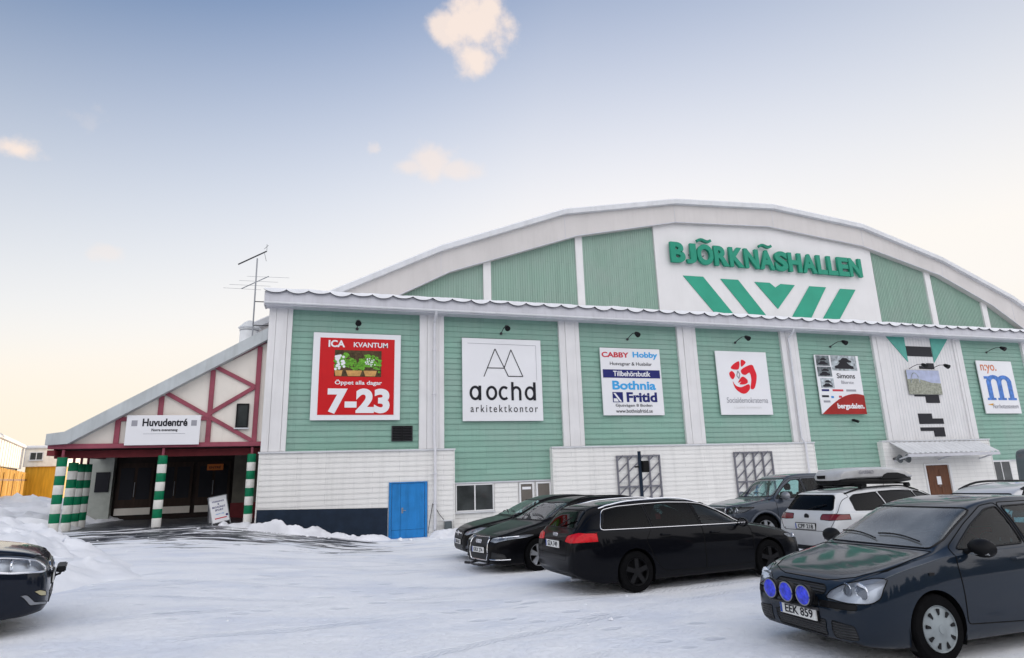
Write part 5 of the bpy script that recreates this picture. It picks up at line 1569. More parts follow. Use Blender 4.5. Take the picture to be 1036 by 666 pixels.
def est_extra(root, hit, S):
    rails(root, hit, 1.2, 3.3, .53, 'chrome', .014, .03)
    for sg in (1, -1):
        line = rounded([(.44, .972), (.80, 1.185), (1.16, 1.335), (1.45, 1.372), (1.95, 1.395), (2.5, 1.385), (2.97, 1.365), (3.27, 1.315), (3.45, 1.012), (2.42, .998)], .08, 5)
        pts = []
        for (a, b_), (c, d_) in zip(line, line[1:] + line[:1]):
            k = max(1, int(math.hypot(c - a, d_ - b_) / .06))
            for t in range(k):
                u, z = a + (c - a) * t / k, b_ + (d_ - b_) * t / k
                p, n = hit((-u, 2 * sg, z), (0, -sg, 0))
                if p is not None: pts.append(p + Vector((0, .005 * sg, 0)))
        MB().tube(pts, .0085, 6, 0, True).build('window_line', M['chrome'], root, smooth=True)
    for y_ in (-.55,):
        mb = MB(); mb.lathe([(.030, -3.90), (.032, -3.7), (.03, -3.69)], (0, y_, .25), 'X', 12); mb.build('exhaust', M['steel'], root, smooth=True)
    p, n = hit((-9, .0, 1.06), (1, 0, 0))
    mb = MB(); mb.tube([p + Vector((-.02, 0, 0)), p + Vector((.02, -.18, .09)), p + Vector((.06, -.38, .16))], .011, 6); mb.build('rear_wiper', M['trim'], root)
    p, n = hit((-9, 0, .93), (1, 0, 0))
    mb = MB()
    for k in range(4): mb.lathe([(.024, -.006), (.030, -.006), (.030, .006), (.024, .006), (.024, -.006)], (p.x - .008, (k - 1.5) * .042, .93), 'X', 18)
    mb.build('ring_emblem', M['chrome'], root)
EST['extra'] = est_extra

A6 = dict(EST); A6.update(rim='five', rplate=None, mirror=(.62, .99), fplate=.46, ptext='KRX 274', chrome_handle=False, arch=.37, rw=.335,
    lamp=[(.42, .63), (.62, .615), (.90, .70), (.90, .765), (.70, .74), (.44, .705)], drl=((.45, .695), (.86, .735)), bulbs=((.25, .042), (.6, .042)),
    front=(('grille', [(-.34, .26), (.34, .26), (.40, .40), (.37, .685), (.31, .715), (-.31, .715), (-.37, .685), (-.40, .40)], 'grille', .013), ('air_intake', [(.50, .27), (.80, .30), (.78, .40), (.54, .44)], 'grille', -.004)),
    side_trim='trim', bonnet=[(.86, .40), (.86, -.40), (.80, -.62), (.35, -.76), (-.30, -.68), (-.32, .68), (.35, .76), (.80, .62)])
del A6['rplate'], A6['extra']
def a6_extra(root, hit, S):
    pf, n = hit((9, 0, .62), (-1, 0, 0))
    mb = MB()
    for k in range(4): mb.lathe([(.030, -.006), (.040, -.006), (.040, .006), (.030, .006), (.030, -.006)], (pf.x + .016, (k - 1.5) * .056, .635), 'X', 18)
    mb.build('ring_emblem', M['chrome'], root)
    mb = MB()
    for sg in (1, -1):
        pts = []
        for t in [i / 6 for i in range(7)]:
            y_ = sg * (.48 + .34 * t); p, n = hit((9, y_, .285), (-1, 0, 0))
            if p is not None: pts.append(p + Vector((.008, 0, 0)))
        mb.tube(pts, .010, 6)
    mb.build('bumper_strip', M['chrome'], root)
    mb = MB(); mb.tube([(.70, -.30, .20), (1.04, -.30, .17), (1.10, .0, .17), (1.04, .30, .17), (.70, .30, .20)], .022, 8); mb.tube([(1.04, -.30, .17), (1.16, -.30, .19)], .028, 8); mb.tube([(1.04, .3, .17), (1.16, .3, .19)], .028, 8)
    mb.build('front_tow_bar', M['dark_steel'], root, smooth=True)
    rails(root, hit, 1.2, 3.3, .53, 'trim', .014, .03)
A6['extra'] = a6_extra

SED = dict(wb=2.737, W=.925, rw=.33, arch=.365, cowl=.25, cab=(.3, 3.3), rim='seven',
    top=[(-.97, .50), (-.95, .66), (-.86, .76), (-.5, .87), (0, .96), (.22, 1.0), (.40, 1.075), (1.15, 1.395), (1.6, 1.485), (2.0, 1.495), (2.7, 1.43), (3.3, 1.2), (3.48, 1.13), (3.72, 1.07), (3.80, .97), (3.84, .80), (3.86, .58)],
    belt=[(-.97, .45), (-.9, .62), (-.5, .79), (0, .89), (.4, .95), (2, 1.0), (3.2, 1.03), (3.6, 1.0), (3.8, .9), (3.86, .55)],
    bot=[(-.97, .30), (-.9, .22), (-.6, .19), (3.4, .2), (3.7, .27), (3.86, .38)],
    w=[(-.97, .48), (-.93, .60), (-.85, .72), (-.7, .81), (-.4, .89), (0, .915), (2.8, .92), (3.3, .89), (3.6, .84), (3.8, .74), (3.86, .6)],
    wr=[(-.97, .40), (-.6, .64), (0, .71), (.4, .67), (1.15, .575), (2, .57), (2.7, .55), (3.3, .6), (3.86, .5)],
    screen=[(-.65, 1.035), (.65, 1.035), (.54, 1.375), (-.54, 1.375)],
    rear_screen=[(-.56, 1.15), (.56, 1.15), (.48, 1.38), (-.48, 1.38)],
    side=[[(.50, 1.01), (1.40, 1.03), (1.40, 1.37), (1.18, 1.34), (.85, 1.21)], [(1.45, 1.032), (2.30, 1.05), (2.45, 1.20), (2.2, 1.36), (1.9, 1.40), (1.45, 1.378)]],
    doors=[[(.34, .30), (1.425, .27), (1.425, 1.41), (1.15, 1.37), (.80, 1.22), (.45, 1.02), (.36, .87)], [(1.432, .27), (2.22, .30), (2.42, .55), (2.55, .80), (2.52, 1.2), (2.2, 1.40), (1.9, 1.43), (1.432, 1.412)]],
    handles=((1.18, .90), (2.15, .92)), mirror=(.62, 1.01),
    lamp=[(.44, .63), (.60, .61), (.84, .70), (.86, .80), (.74, .80), (.48, .71)], bulbs=((.3, .045), (.7, .05)),
    front=(('grille', [(-.36, .52), (.36, .52), (.42, .66), (.38, .71), (-.38, .71), (-.42, .66)], 'grille', -.006), ('air_intake', [(-.40, .24), (.40, .24), (.44, .38), (-.44, .38)], 'grille', -.004), ('fog_lamp', [(.56, .30), (.72, .31), (.72, .38), (.58, .38)], 'bowl_dark', 0)),
    rear=(('tail_light', [(.5, .86), (.84, .86), (.84, 1.0), (.5, 1.0)], 'tail'),),
    bonnet=[(.84, .40), (.84, -.40), (.78, -.60), (.35, -.76), (-.24, -.68), (-.26, .68), (.35, .76), (.78, .60)],
    fplate=.45, ptext='DHU 613', glass='glass')
def sed_extra(root, hit, S):
    pts = []
    for t in [i / 8 for i in range(9)]:
        y_ = -.34 + .68 * t; p, n = hit((9, y_, .655), (-1, 0, 0)); pts.append(p + Vector((.012, 0, 0)))
    MB().tube(pts, .016, 6).build('grille_bar', M['chrome'], root, smooth=True)
    mb = MB(); p = pts[4]; mb.lathe([(.05, -.004), (.06, -.004), (.06, .008), (.05, .008), (.05, -.004)], p + Vector((.01, 0, 0)), 'X', 20); mb.build('round_emblem', M['chrome'], root)
SED['extra'] = sed_extra

GOLF = dict(wb=2.578, W=.88, rw=.312, arch=.345, cowl=.30, cab=(.28, 3.0), rim='hubcap', tw=.195,
    top=[(-.87, .50), (-.862, .575), (-.82, .66), (-.74, .735), (-.66, .775), (-.35, .86), (0, .935), (.24, .985), (.42, 1.075), (1.10, 1.405), (1.35, 1.455), (1.75, 1.485), (2.3, 1.465), (2.8, 1.40), (2.98, 1.35), (3.18, 1.10), (3.26, .96), (3.30, .82), (3.334, .58)],
    belt=[(-.87, .46), (-.8, .61), (-.7, .70), (-.3, .83), (0, .885), (.3, .93), (1.5, .975), (2.6, 1.0), (3.1, 1.0), (3.26, .9), (3.334, .55)],
    bot=[(-.87, .30), (-.84, .22), (-.7, .17), (-.4, .15), (3.0, .17), (3.2, .23), (3.334, .38)],
    w=[(-.87, .50), (-.855, .60), (-.82, .68), (-.74, .75), (-.6, .81), (-.4, .85), (-.1, .872), (.3, .876), (2.5, .88), (2.9, .86), (3.15, .79), (3.28, .70), (3.334, .58)],
    wr=[(-.87, .42), (-.7, .58), (-.3, .69), (.22, .725), (.46, .69), (1.10, .605), (1.5, .60), (2.5, .58), (2.98, .54), (3.2, .58), (3.334, .5)],
    screen=[(-.675, 1.005), (.675, 1.005), (.578, 1.375), (-.578, 1.375)],
    rear_screen=[(-.55, 1.06), (.55, 1.06), (.48, 1.31), (-.48, 1.31)],
    side=[[(.52, .995), (1.42, 1.01), (1.42, 1.380), (1.24, 1.355), (.92, 1.21)], [(1.49, 1.012), (2.32, 1.03), (2.42, 1.12), (2.36, 1.34), (1.95, 1.385), (1.49, 1.378)]],
    doors=[[(.37, .32), (1.45, .27), (1.45, 1.42), (1.22, 1.395), (.86, 1.225), (.45, 1.0), (.39, .85)], [(1.457, .27), (2.16, .30), (2.30, .50), (2.45, .72), (2.50, 1.1), (2.42, 1.36), (1.95, 1.42), (1.457, 1.42)]],
    handles=((1.24, .88), (2.12, .90)), mirror=(.60, 1.0), mirror_mat='trim', mirror_size=1.15, mirror_strip=True,
    lamp=[(.375, .590), (.56, .573), (.775, .573), (.805, .62), (.80, .790), (.70, .788), (.52, .725), (.42, .66)], bulbs=((.38, .062), (.72, .078)), bulb_dz=-.005,
    front=(('grille', [(-.35, .615), (.35, .615), (.37, .655), (.33, .70), (-.33, .70), (-.37, .655)], 'grille', -.004),
           ('rub_strip', [(.30, .50), (.70, .515), (.70, .565), (.30, .560)], 'trim', 0), ('rub_strip_centre', [(-.285, .50), (.285, .50), (.285, .58), (-.285, .58)], 'trim', 0),
           ('air_intake', [(-.34, .23), (.34, .23), (.36, .385), (-.36, .385)], 'grille', -.003), ('side_intake', [(.43, .235), (.68, .25), (.67, .375), (.43, .395)], 'grille', -.003)),
    rear=(('tail_light', [(.5, .84), (.84, .84), (.84, 1.0), (.5, 1.0)], 'tail'),),
    bonnet=[(.735, .30), (.735, -.30), (.70, -.42), (.62, -.56), (.35, -.70), (-.22, -.70), (-.26, .70), (.35, .70), (.62, .56), (.70, .42)],
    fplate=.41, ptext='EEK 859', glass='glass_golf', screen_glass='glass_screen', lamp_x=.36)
def golf_extra(root, hit, S):
    p, n = hit((9, 0, .50), (-1, 0, 0))
    x0 = p.x + .085
    mb = MB(); mb.tube([(x0 - .02, -.36, .485), (x0, -.30, .485), (x0, .30, .485), (x0 - .02, .36, .485)], .014, 8)
    for y_ in (-.2, .2): mb.tube([(p.x - .02, y_, .46), (x0, y_, .485)], .012, 6)
    mb.build('lamp_bar', M['dark_steel'], root, smooth=True)
    for y_ in (-.245, 0, .245):
        c = (x0 + .02, y_, .605)
        mb = MB(); mb.lathe([(.0, -.085), (.05, -.08), (.085, -.045), (.105, .0), (.110, .02), (.105, .032), (.096, .028)], c, 'X', 28)
        mb.tube([(c[0] - .03, y_, .485), (c[0] - .03, y_, .52)], .014, 6)
        o = mb.build('driving_lamp', M['trim'], root, smooth=True)
        mb = MB(); mb.lathe([(.0965, .022), (.092, .034), (.06, .042), (0, .046)], c, 'X', 28); mb.build('blue_cover', M['bluelamp'], o, smooth=True)
        mb = MB(); mb.tube([(c[0] + .034, c[1] + .094 * math.cos(a_ * PI / 14), c[2] + .094 * math.sin(a_ * PI / 14)) for a_ in range(28)], .006, 6, 0, True); mb.build('lamp_ring', M['steel'], o, smooth=True)
        mb = MB()
        for a_ in range(-3, 4): w_ = math.sqrt(max(0, .085 ** 2 - (a_ * .022) ** 2)); mb.tube([(c[0] + .038 + .008 * (1 - (q_ / 4 - 1) ** 2) - .006 * abs(a_) / 3, c[1] + a_ * .022, c[2] + w_ * (q_ / 4 - 1)) for q_ in range(9)], .0035, 5)
        mb.build('lens_rib', M['bluelamp'], o, smooth=True)
    for sg in (1, -1):
        p, n = hit((-.03, 2 * sg, .80), (0, -sg, 0))
        mb = MB(); mb.box(p.x - .035, p.x + .035, min(p.y, p.y + .006 * sg), max(p.y, p.y + .006 * sg), .79, .815); mb.build('indicator', M['trim'], root)
    p, n = hit((-2.75, 0, 4), (0, 0, -1))
    MB().tube([p, p + Vector((-.25, 0, .32))], [.012, .004], 6).build('aerial', M['trim'], root)
GOLF['extra'] = golf_extra

PICK = dict(wb=3.095, W=.965, rw=.385, arch=.45, cowl=.28, cab=(.3, 2.7), rim='seven', tw=.25, floor=.62, under=.5,
    top=[(-.88, .75), (-.865, .92), (-.78, 1.02), (-.3, 1.10), (.1, 1.15), (.25, 1.18), (.4, 1.27), (1.02, 1.70), (1.25, 1.78), (1.7, 1.82), (2.3, 1.81), (2.62, 1.76), (2.74, 1.68), (2.86, 1.20), (2.94, 1.165), (4.2, 1.16), (4.27, 1.12), (4.295, .80)],
    belt=[(-.88, .68), (-.8, .93), (-.3, 1.03), (.3, 1.09), (2.8, 1.12), (2.95, 1.13), (4.2, 1.13), (4.295, .72)],
    bot=[(-.88, .48), (-.8, .40), (-.5, .38), (3.8, .40), (4.295, .52)],
    w=[(-.88, .62), (-.85, .74), (-.75, .84), (-.5, .92), (-.2, .955), (.3, .955), (4.1, .955), (4.25, .93), (4.295, .9)],
    wr=[(-.88, .5), (-.5, .72), (0, .80), (.3, .74), (1.02, .64), (1.7, .63), (2.5, .62), (2.74, .62), (2.86, .84), (4.295, .84)],
    screen=[(-.72, 1.22), (.72, 1.22), (.60, 1.68), (-.60, 1.68)],
    rear_screen=[(-.56, 1.27), (.56, 1.27), (.54, 1.62), (-.54, 1.62)],
    side=[[(.48, 1.17), (1.42, 1.19), (1.42, 1.66), (1.15, 1.64), (.88, 1.48)], [(1.49, 1.19), (2.55, 1.20), (2.48, 1.60), (2.3, 1.66), (1.49, 1.665)]],
    doors=[[(.40, .50), (1.45, .47), (1.45, 1.71), (1.12, 1.69), (.80, 1.50), (.42, 1.17)], [(1.457, .47), (2.35, .50), (2.62, .82), (2.64, 1.2), (2.56, 1.66), (2.3, 1.71), (1.457, 1.71)]],
    handles=((1.22, 1.04), (2.28, 1.05)), mirror=(.66, 1.22), mirror_size=1.35, mirror_mat='steel',
    lamp=[(.50, .84), (.70, .83), (.90, .86), (.93, .99), (.80, 1.0), (.52, .96)], bowl='bowl_dark', bulbs=((.3, .06), (.7, .06)),
    front=(('grille', [(-.46, .82), (.46, .82), (.46, .97), (-.46, .97)], 'grille', .009), ('air_intake', [(-.5, .48), (.5, .48), (.54, .64), (-.54, .64)], 'grille', -.004)),
    rear=(('tail_light', [(.80, .86), (.95, .86), (.95, 1.10), (.80, 1.10)], 'tail'),),
    bonnet=[(.80, .44), (.80, -.44), (.68, -.74), (.3, -.82), (-.26, -.74), (-.28, .74), (.3, .82), (.68, .74)],
    fplate=.74, ptext='LTB 385', glass='glass')
def pick_extra(root, hit, S):
    for sg in (1, -1):
        for u in (0, S['wb']):
            pts = []
            for k in range(25):
                a = R(-8) + k * R(196) / 24; px, pz = -u + (S['arch'] + .03) * math.cos(a), S['rw'] + (S['arch'] + .03) * math.sin(a)
                p, n = hit((px, 2 * sg, pz), (0, -sg, 0))
                if p is not None: pts.append(p + Vector((0, .008 * sg, 0)))
            if len(pts) > 4: MB().tube(pts, .035, 8).build('wheel_arch_flare', M['p_truck'], root, smooth=True)
        mb = MB(); mb.tube([(-.5, sg * .98, .42), (-2.5, sg * .98, .42)], .04, 8); mb.build('side_step', M['trim'], root, smooth=True)
    mb = MB(); mb.box(-4.15, -3.0, -.78, .78, 1.162, 1.18); mb.build('bed_cover', M['trim'], root, bevel=.006)
PICK['extra'] = pick_extra

WAG = dict(EST); WAG.update(wb=2.79, W=.915, rw=.325, arch=.36, rim='five',
    top=[(-.88, .50), (-.86, .64), (-.80, .73), (-.55, .82), (-.1, .93), (.22, .99), (.40, 1.06), (1.12, 1.385), (1.5, 1.45), (1.9, 1.475), (2.6, 1.47), (3.2, 1.43), (3.40, 1.40), (3.47, 1.36), (3.70, 1.05), (3.77, .95), (3.83, .80), (3.88, .55)],
    belt=[(-.88, .45), (-.8, .62), (-.5, .76), (0, .88), (.4, .94), (2, .98), (3.2, 1.0), (3.55, 1.01), (3.75, .92), (3.83, .77), (3.88, .52)],
    bot=[(-.88, .30), (-.8, .22), (-.5, .19), (3.3, .2), (3.7, .27), (3.88, .38)],
    w=[(-.88, .50), (-.84, .64), (-.75, .76), (-.6, .83), (-.3, .90), (0, .91), (2.8, .915), (3.2, .90), (3.5, .86), (3.7, .81), (3.83, .74), (3.88, .64)],
    wr=[(-.88, .4), (-.5, .66), (0, .72), (.4, .68), (1.12, .585), (2, .58), (3.2, .56), (3.45, .55), (3.7, .66), (3.88, .56)],
    rear_screen=[(-.62, 1.06), (.62, 1.06), (.51, 1.35), (-.51, 1.35)],
    side=[[(.50, 1.0), (1.38, 1.015), (1.38, 1.36), (1.18, 1.335), (.85, 1.21)], [(1.43, 1.017), (2.38, 1.03), (2.38, 1.38), (1.95, 1.39), (1.43, 1.367)], [(2.44, 1.03), (3.30, 1.05), (3.22, 1.28), (3.05, 1.345), (2.44, 1.38)]],
    rear=(('tail_light', [(.36, .88), (.60, .87), (.93, .895), (.93, .985), (.66, .995), (.38, .985)], 'tail_dark'), ('tail_reflector', [(.44, .905), (.84, .91), (.84, .945), (.44, .945)], 'tail'), ('bumper_reflector', [(.52, .40), (.74, .41), (.74, .44), (.52, .43)], 'tail_dark')),
    tailgate=[(-.60, .66), (.60, .66), (.72, .86), (.70, 1.04), (.57, 1.40), (-.57, 1.40), (-.70, 1.04), (-.72, .86)],
    rplate=.74, ptext='CPF 218', side_trim='trim', glass='glass_dark', glass_rear='glass_dark')
def wag_extra(root, hit, S):
    rails(root, hit, 1.15, 3.25, .545, 'trim', .017, .045)
    p, n = hit((-9, 0, .93), (1, 0, 0))
    mb = MB(); mb.lathe([(.050, -.006), (.062, -.006), (.062, .006), (.050, .006), (.050, -.006)], (p.x - .006, 0, .93), 'X', 22); mb.lathe([(.05, -.003), (.05, .003)], (p.x - .004, 0, .93), 'X', 22)
    mb.build('round_emblem', M['dark_steel'], root)
    mb = MB(); p, n = hit((-9, 0, 1.07), (1, 0, 0)); mb.tube([p + Vector((-.02, 0, 0)), p + Vector((0, -.2, .06)), p + Vector((.05, -.42, .10))], .010, 6); mb.build('rear_wiper', M['trim'], root)
    for u in (1.45, 2.75):
        mb = MB(); mb.box(-u - .03, -u + .03, -.60, .60, 1.515, 1.545)
        for sg in (1, -1): mb.box(-u - .06, -u + .06, sg * .545 - .04, sg * .545 + .04, 1.46, 1.525)
        mb.build('cross_bar', M['trim'], root, bevel=.008)
WAG['extra'] = wag_extra

KIA = dict(wb=2.70, W=.90, rw=.33, arch=.37, cowl=.22, cab=(.3, 3.0), rim='dark',
    top=[(-.90, .50), (-.885, .68), (-.82, .82), (-.7, .90), (-.4, .975), (0, 1.04), (.2, 1.075), (.4, 1.16), (1.0, 1.455), (1.5, 1.54), (2.3, 1.52), (2.9, 1.42), (3.15, 1.2), (3.35, 1.02), (3.42, .85), (3.46, .6)],
    belt=[(-.90, .45), (-.83, .70), (-.7, .80), (-.3, .90), (0, .95), (.4, 1.0), (2, 1.04), (3.0, 1.06), (3.3, .98), (3.46, .55)],
    bot=[(-.90, .30), (-.85, .23), (-.6, .2), (3.1, .22), (3.3, .28), (3.46, .4)],
    w=[(-.90, .46), (-.87, .60), (-.80, .71), (-.65, .80), (-.4, .865), (0, .89), (2.6, .90), (3.0, .87), (3.3, .78), (3.46, .6)],
    wr=[(-.90, .4), (-.6, .62), (0, .70), (.4, .66), (1.0, .58), (2, .57), (2.9, .54), (3.15, .56), (3.46, .5)],
    screen=[(-.64, 1.11), (.64, 1.11), (.53, 1.43), (-.53, 1.43)],
    rear_screen=[(-.55, 1.2), (.55, 1.2), (.5, 1.38), (-.5, 1.38)],
    side=[[(.46, 1.07), (1.38, 1.09), (1.38, 1.41), (1.1, 1.38), (.8, 1.27)], [(1.44, 1.09), (2.5, 1.12), (2.4, 1.38), (1.95, 1.43), (1.44, 1.42)]],
    doors=[[(.32, .32), (1.41, .28), (1.41, 1.45), (1.1, 1.42), (.7, 1.27), (.36, 1.05)], [(1.417, .28), (2.2, .32), (2.5, .75), (2.55, 1.12), (2.42, 1.42), (1.95, 1.46), (1.417, 1.455)]],
    handles=((1.18, .95), (2.15, .97)), mirror=(.58, 1.06),
    lamp=[(.56, .715), (.68, .69), (.84, .72), (.886, .80), (.886, .90), (.80, .895), (.62, .80)], bulbs=((.40, .05), (.75, .075)), bulb_dz=.0, chrome_lamp=True,
    front=(('grille', [(-.36, .66), (.36, .66), (.38, .72), (.33, .76), (-.33, .76), (-.38, .72)], 'grille', .010), ('air_intake', [(-.42, .30), (.42, .30), (.44, .44), (-.44, .44)], 'grille', -.004), ('fog_light', [(.57, .40), (.68, .42), (.74, .48), (.70, .49), (.59, .45)], 'fog', 0), ('bumper_trim', [(.50, .29), (.74, .33), (.80, .46), (.775, .46), (.715, .36), (.50, .32)], 'steel', 0)),
    bonnet=[(.78, .42), (.78, -.42), (.70, -.58), (.35, -.72), (-.20, -.66), (-.22, .66), (.35, .72), (.70, .58)],
    fplate=.56, ptext='MYN 490', glass='glass')
def kia_extra(root, hit, S):
    p, n = hit((9, 0, .56), (-1, 0, 0)); x0 = p.x + .09
    mb = MB(); mb.tube([(p.x - .03, -.22, .56), (x0, -.22, .60)], .014, 6); mb.tube([(p.x - .03, .22, .56), (x0, .22, .60)], .014, 6)
    mb.tube([(x0 - .01, -.26, .60), (x0, 0, .60), (x0 - .01, .26, .60)], .014, 8); mb.build('lamp_bar', M['trim'], root, smooth=True)
    mb = MB(); mb.box(x0 - .05, x0 + .05, -.26, .26, .615, .685); o = mb.build('driving_lamp', M['trim'], root, bevel=.012)
    mb = MB(); mb.box(x0 + .048, x0 + .056, -.24, .24, .625, .675); mb.build('lamp_lens', M['bulb'], o)
KIA['extra'] = kia_extra

VAN = dict(wb=3.0, W=.95, rw=.34, arch=.38, cowl=-.1, cab=(-.1, 1.9), rim='dark', floor=.5, rear_seat=False,
    top=[(-.88, .55), (-.86, .75), (-.75, .92), (-.3, 1.10), (0, 1.2), (.15, 1.28), (.85, 2.05), (1.2, 2.40), (1.6, 2.47), (3.6, 2.47), (3.84, 2.40), (3.95, 2.25), (3.99, 1.2), (4.02, .6)],
    belt=[(-.88, .5), (-.75, .8), (-.3, 1.0), (.2, 1.1), (3.7, 1.12), (3.97, 1.05), (4.02, .55)],
    bot=[(-.88, .32), (-.8, .25), (3.8, .27), (4.02, .4)],
    w=[(-.88, .6), (-.8, .78), (-.5, .9), (0, .94), (3.7, .94), (3.95, .9), (4.02, .84)],
    wr=[(-.88, .5), (-.3, .76), (.15, .78), (.85, .74), (1.6, .76), (3.7, .76), (3.99, .74), (4.02, .6)],
    screen=[(-.72, 1.30), (.72, 1.30), (.68, 1.80), (-.68, 1.80)],
    side=[[(.52, 1.2), (1.3, 1.22), (1.3, 1.62), (.98, 1.60)]], doors=[[(.2, .4), (1.4, .36), (1.4, 1.78), (.86, 1.76), (.30, 1.14)]], handles=((1.15, 1.02),), mirror=(.5, 1.2), mirror_size=1.3,
    lamp=[(.5, .78), (.8, .8), (.82, .95), (.55, .93)], front=(('grille', [(-.4, .72), (.4, .72), (.4, .85), (-.4, .85)], 'grille', -.004),),
    rear=(('tail_light', [(.80, .9), (.92, .9), (.92, 1.3), (.80, 1.3)], 'tail_dark'),), glass='glass_dark')

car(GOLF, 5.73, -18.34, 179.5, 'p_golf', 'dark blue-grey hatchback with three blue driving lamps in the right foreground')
car(EST, 7.80, -13.35, 4.0, 'p_avant', 'black estate car with a red tail lamp and chrome window line, seen from behind')
car(A6, 4.2, -10.35, 194.5, 'p_a6', 'black car with a large single-frame grille, between the two other black cars')
car(SED, 4.30, -8.1, 182, 'p_opel', 'furthest black car, chrome bar in its grille, parked below the white-framed windows')
car(PICK, 11.3, -9.1, 176.4, 'p_truck', 'tall grey pickup facing left behind the black estate', 'pickup')
wag = car(WAG, 13.5, -13.1, 2.0, 'p_white', 'white estate car with a roof box, seen from behind')
car(KIA, -4.2, -14.58, 17.5, 'p_kia', 'dark car at the left edge with a lamp bar above its number plate')
SIL = dict(WAG)
def sil_extra(root, hit, S): rails(root, hit, 1.15, 3.25, .545, 'trim', .02, .05)
SIL['extra'] = sil_extra; SIL['glass'] = 'glass'; SIL['dz'] = 0
SIL['top'] = [(u, z + .045 * max(0, min(1, (z - 1.0) / .3))) for u, z in WAG['top']]
car(SIL, 10.2, -15.9, 179, 'p_silver', 'silver car with dark roof rails behind the roof of the dark hatchback')
car(VAN, 30.7, -7.0, 0, 'p_van', 'grey van at the right edge in front of the hall', 'van', 'parked_van')

# roof box on the white estate
b = thing('roof_box', (0, 0, 0), 'white and black roof box on the roof of the white estate', 'roof box')
def loft(prof, name, mat, par):
    """sections (x, half width, z0, z1) lofted with rounded corners"""
    mb = MB(); vs = []; n = 20
    for x, w, z0, z1 in prof:
        for k in range(n):
            a = k * 2 * PI / n; c, s = math.cos(a), math.sin(a)
            vs.append((x, w * abs(c) ** .45 * (1 if c > 0 else -1), (z0 + z1) / 2 + (z1 - z0) / 2 * abs(s) ** .45 * (1 if s > 0 else -1)))
    fs = [(i * n + k, i * n + (k + 1) % n, (i + 1) * n + (k + 1) % n, (i + 1) * n + k) for i in range(len(prof) - 1) for k in range(n)]
    fs += [tuple(range(n)), tuple(range(len(prof) * n - 1, (len(prof) - 1) * n - 1, -1))]
    return mb.add(vs, fs).build(name, mat, par, smooth=True)
lid = loft([(-3.12, .30, .10, .16), (-3.10, .36, .10, .22), (-3.0, .40, .10, .31), (-2.6, .42, .10, .36), (-1.9, .42, .10, .36), (-1.3, .40, .10, .31), (-1.02, .33, .10, .22), (-.93, .24, .10, .15)], 'lid', M['p_white'], b)
loft([(-3.10, .33, .03, .12), (-3.0, .38, .0, .13), (-2.4, .40, .0, .13), (-1.4, .38, .0, .13), (-1.0, .28, .03, .13)], 'base_tray', M['trim'], b)
for sg in (1, -1):
    P_ = [(-2.05, .10), (-1.25, .10), (-1.35, .17), (-1.55, .22), (-1.85, .225), (-1.95, .19)]
    MB().prism(P_, min(sg * .405, sg * .432), max(sg * .405, sg * .432)).build('side_latch', M['trim'], b, bevel=.006)
mb = MB(); mb.box(-3.135, -3.09, .05, .26, .14, .21); mb.build('lock', M['trim'], lid)
o = text('GARMO', 0, 0, .42, .07, M['ink_grey'], lid, -.002, .004, .02)
o.location = (-2.45, -.425, .22)
b.matrix_world = wag.matrix_world @ Matrix.Translation((0.05, 0, 1.535))
# ---------------------------------------------------------------- sky, sun, camera
SUN_EL, SUN_AZ = R(7), R(30)          # low sun behind the hall, to the right of the view
w = bpy.data.worlds.new('World'); SC.world = w; w.use_nodes = True
t = w.node_tree; N = t.nodes; L = t.links
bg = N['Background']
sky = N.new('ShaderNodeTexSky'); sky.sky_type = 'NISHITA'; sky.sun_disc = False
sky.sun_elevation = SUN_EL; sky.sun_rotation = SUN_AZ; sky.altitude = 50; sky.air_density = 1.0; sky.dust_density = .5; sky.ozone_density = 1.6
bg.inputs['Strength'].default_value = SKY_STRENGTH = .11
tc = N.new('ShaderNodeTexCoord')
sp = N.new('ShaderNodeSeparateXYZ'); L.new(tc.outputs['Generated'], sp.inputs[0])
# thin high veil, whitening the lower sky
def rng(s, a, b_, c=0., d=1., smooth=True):
    r = N.new('ShaderNodeMapRange'); r.interpolation_type = 'SMOOTHSTEP' if smooth else 'LINEAR'
    for i, v in enumerate((a, b_, c, d)): r.inputs[i + 1].default_value = v
    L.new(s, r.inputs[0]); return r.outputs[0]
def mix(f, a, b_, mode='MIX'):
    x = N.new('ShaderNodeMix'); x.data_type = 'RGBA'; x.blend_type = mode
    if isinstance(f, float): x.inputs[0].default_value = f
    else: L.new(f, x.inputs[0])
    for i, v in ((6, a), (7, b_)):
        if isinstance(v, tuple): x.inputs[i].default_value = (*v, 1)
        else: L.new(v, x.inputs[i])
    return x.outputs[2]
mn = N.new('ShaderNodeMath'); mn.operation = 'MINIMUM'; L.new(sp.outputs['X'], mn.inputs[0]); mn.inputs[1].default_value = .3
ma = N.new('ShaderNodeMath'); ma.operation = 'MULTIPLY_ADD'; L.new(mn.outputs[0], ma.inputs[0]); ma.inputs[1].default_value = -.22; L.new(sp.outputs['Z'], ma.inputs[2])
veil = rng(ma.outputs[0], .70, .23, 0, 1, False)
rear = rng(sp.outputs['Y'], .25, -.45)
warm = rng(sp.outputs['Z'], .24, .02)
VE = (3.46, 3.32, 3.16); VW = (3.55, 3.16, 2.55)
base = mix(1.0, sky.outputs[0], (.78, .77, .88), 'MULTIPLY')
col = mix(veil, base, mix(warm, VE, VW))
col = mix(mix(rear, (0., 0., 0.), (.85, .85, .85)), col, (6.0, 5.95, 6.15))  # extra unseen sky brightness behind the camera, added to lift snow and facade
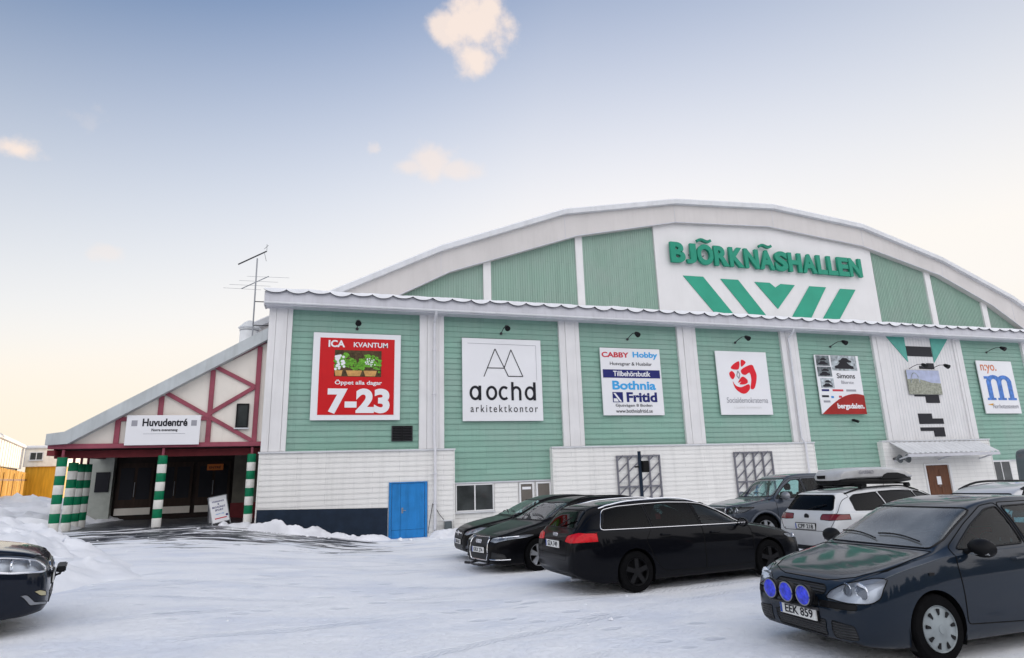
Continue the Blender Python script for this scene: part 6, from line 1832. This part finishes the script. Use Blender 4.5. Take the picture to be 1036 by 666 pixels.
# small sunlit clouds
ns = N.new('ShaderNodeTexNoise'); ns.inputs['Scale'].default_value = 15; ns.inputs['Detail'].default_value = 9; ns.inputs['Roughness'].default_value = .58
L.new(tc.outputs['Generated'], ns.inputs[0])
total = None
for c, r, st, amp, op in (((.190, .744, .641), .062, 1.0, .09, .9), ((.142, .755, .640), .036, 1.2, .05, .85), ((.194, .768, .610), .040, .8, .05, .9), ((.135, .866, .484), .052, 1.5, .06, .6), ((.112, .871, .474), .040, 1.9, .05, .5), ((.185, .861, .470), .045, 2.4, .05, .5), ((-.386, .828, .407), .034, 1.5, .05, .9),
                     ((-.298, .904, .306), .026, 1.6, .05, .3), ((-.321, .83, .456), .026, 1.4, .08, .10), ((.059, .866, .496), .02, 1.3, .06, .4)):
    mp = N.new('ShaderNodeVectorMath'); mp.operation = 'SUBTRACT'; L.new(tc.outputs['Generated'], mp.inputs[0]); mp.inputs[1].default_value = c
    ms = N.new('ShaderNodeVectorMath'); ms.operation = 'MULTIPLY'; L.new(mp.outputs[0], ms.inputs[0]); ms.inputs[1].default_value = (1, 1, st)
    ln = N.new('ShaderNodeVectorMath'); ln.operation = 'LENGTH'; L.new(ms.outputs[0], ln.inputs[0])
    off = N.new('ShaderNodeMath'); off.operation = 'MULTIPLY_ADD'; L.new(ns.outputs[0], off.inputs[0]); off.inputs[1].default_value = -amp * 1.6; off.inputs[2].default_value = amp * .8
    ad = N.new('ShaderNodeMath'); ad.operation = 'ADD'; L.new(ln.outputs['Value'], ad.inputs[0]); L.new(off.outputs[0], ad.inputs[1])
    m_ = rng(ad.outputs[0], r, r * .35, 0, op)
    if total is None: total = m_
    else:
        mx = N.new('ShaderNodeMath'); mx.operation = 'MAXIMUM'; L.new(total, mx.inputs[0]); L.new(m_, mx.inputs[1]); total = mx.outputs[0]
col = mix(total, col, (3.5, 2.95, 2.6))
L.new(col, bg.inputs['Color'])

sl = bpy.data.lights.new('sun', 'SUN'); sl.energy = 2.2; sl.angle = R(.5); sl.color = (1, .80, .58)
so = bpy.data.objects.new('sun', sl); COL.objects.link(so)
d = Vector((math.sin(SUN_AZ) * math.cos(SUN_EL), math.cos(SUN_AZ) * math.cos(SUN_EL), math.sin(SUN_EL)))
so.rotation_euler = d.to_track_quat('Z', 'Y').to_euler(); so.location = (0, 0, 60)

f, p, r, yaw = 605., .2288, -.029, .301
fw = Vector((math.sin(yaw) * math.cos(p), math.cos(yaw) * math.cos(p), math.sin(p)))
r0 = Vector((math.cos(yaw), -math.sin(yaw), 0)); u0 = r0.cross(fw)
rt = r0 * math.cos(r) + u0 * math.sin(r); up = u0 * math.cos(r) - r0 * math.sin(r)
cam = bpy.data.cameras.new('camera'); cam.sensor_width = 36; cam.lens = f / 1036 * 36; cam.clip_end = 6000; cam.clip_start = .05
co = bpy.data.objects.new('camera', cam); COL.objects.link(co)
co.matrix_world = Matrix(((rt.x, up.x, -fw.x, 0), (rt.y, up.y, -fw.y, -24), (rt.z, up.z, -fw.z, 2.43), (0, 0, 0, 1)))
SC.camera = co
SC.view_settings.view_transform = 'Standard'; SC.view_settings.look = 'None'; SC.view_settings.gamma = 1
SC.view_settings.exposure = 1.38
SC.render.engine = 'CYCLES'; SC.cycles.max_bounces = 8; SC.cycles.transparent_max_bounces = 16; SC.cycles.caustics_reflective = False; SC.cycles.caustics_refractive = False
SC.cycles.use_denoising = True
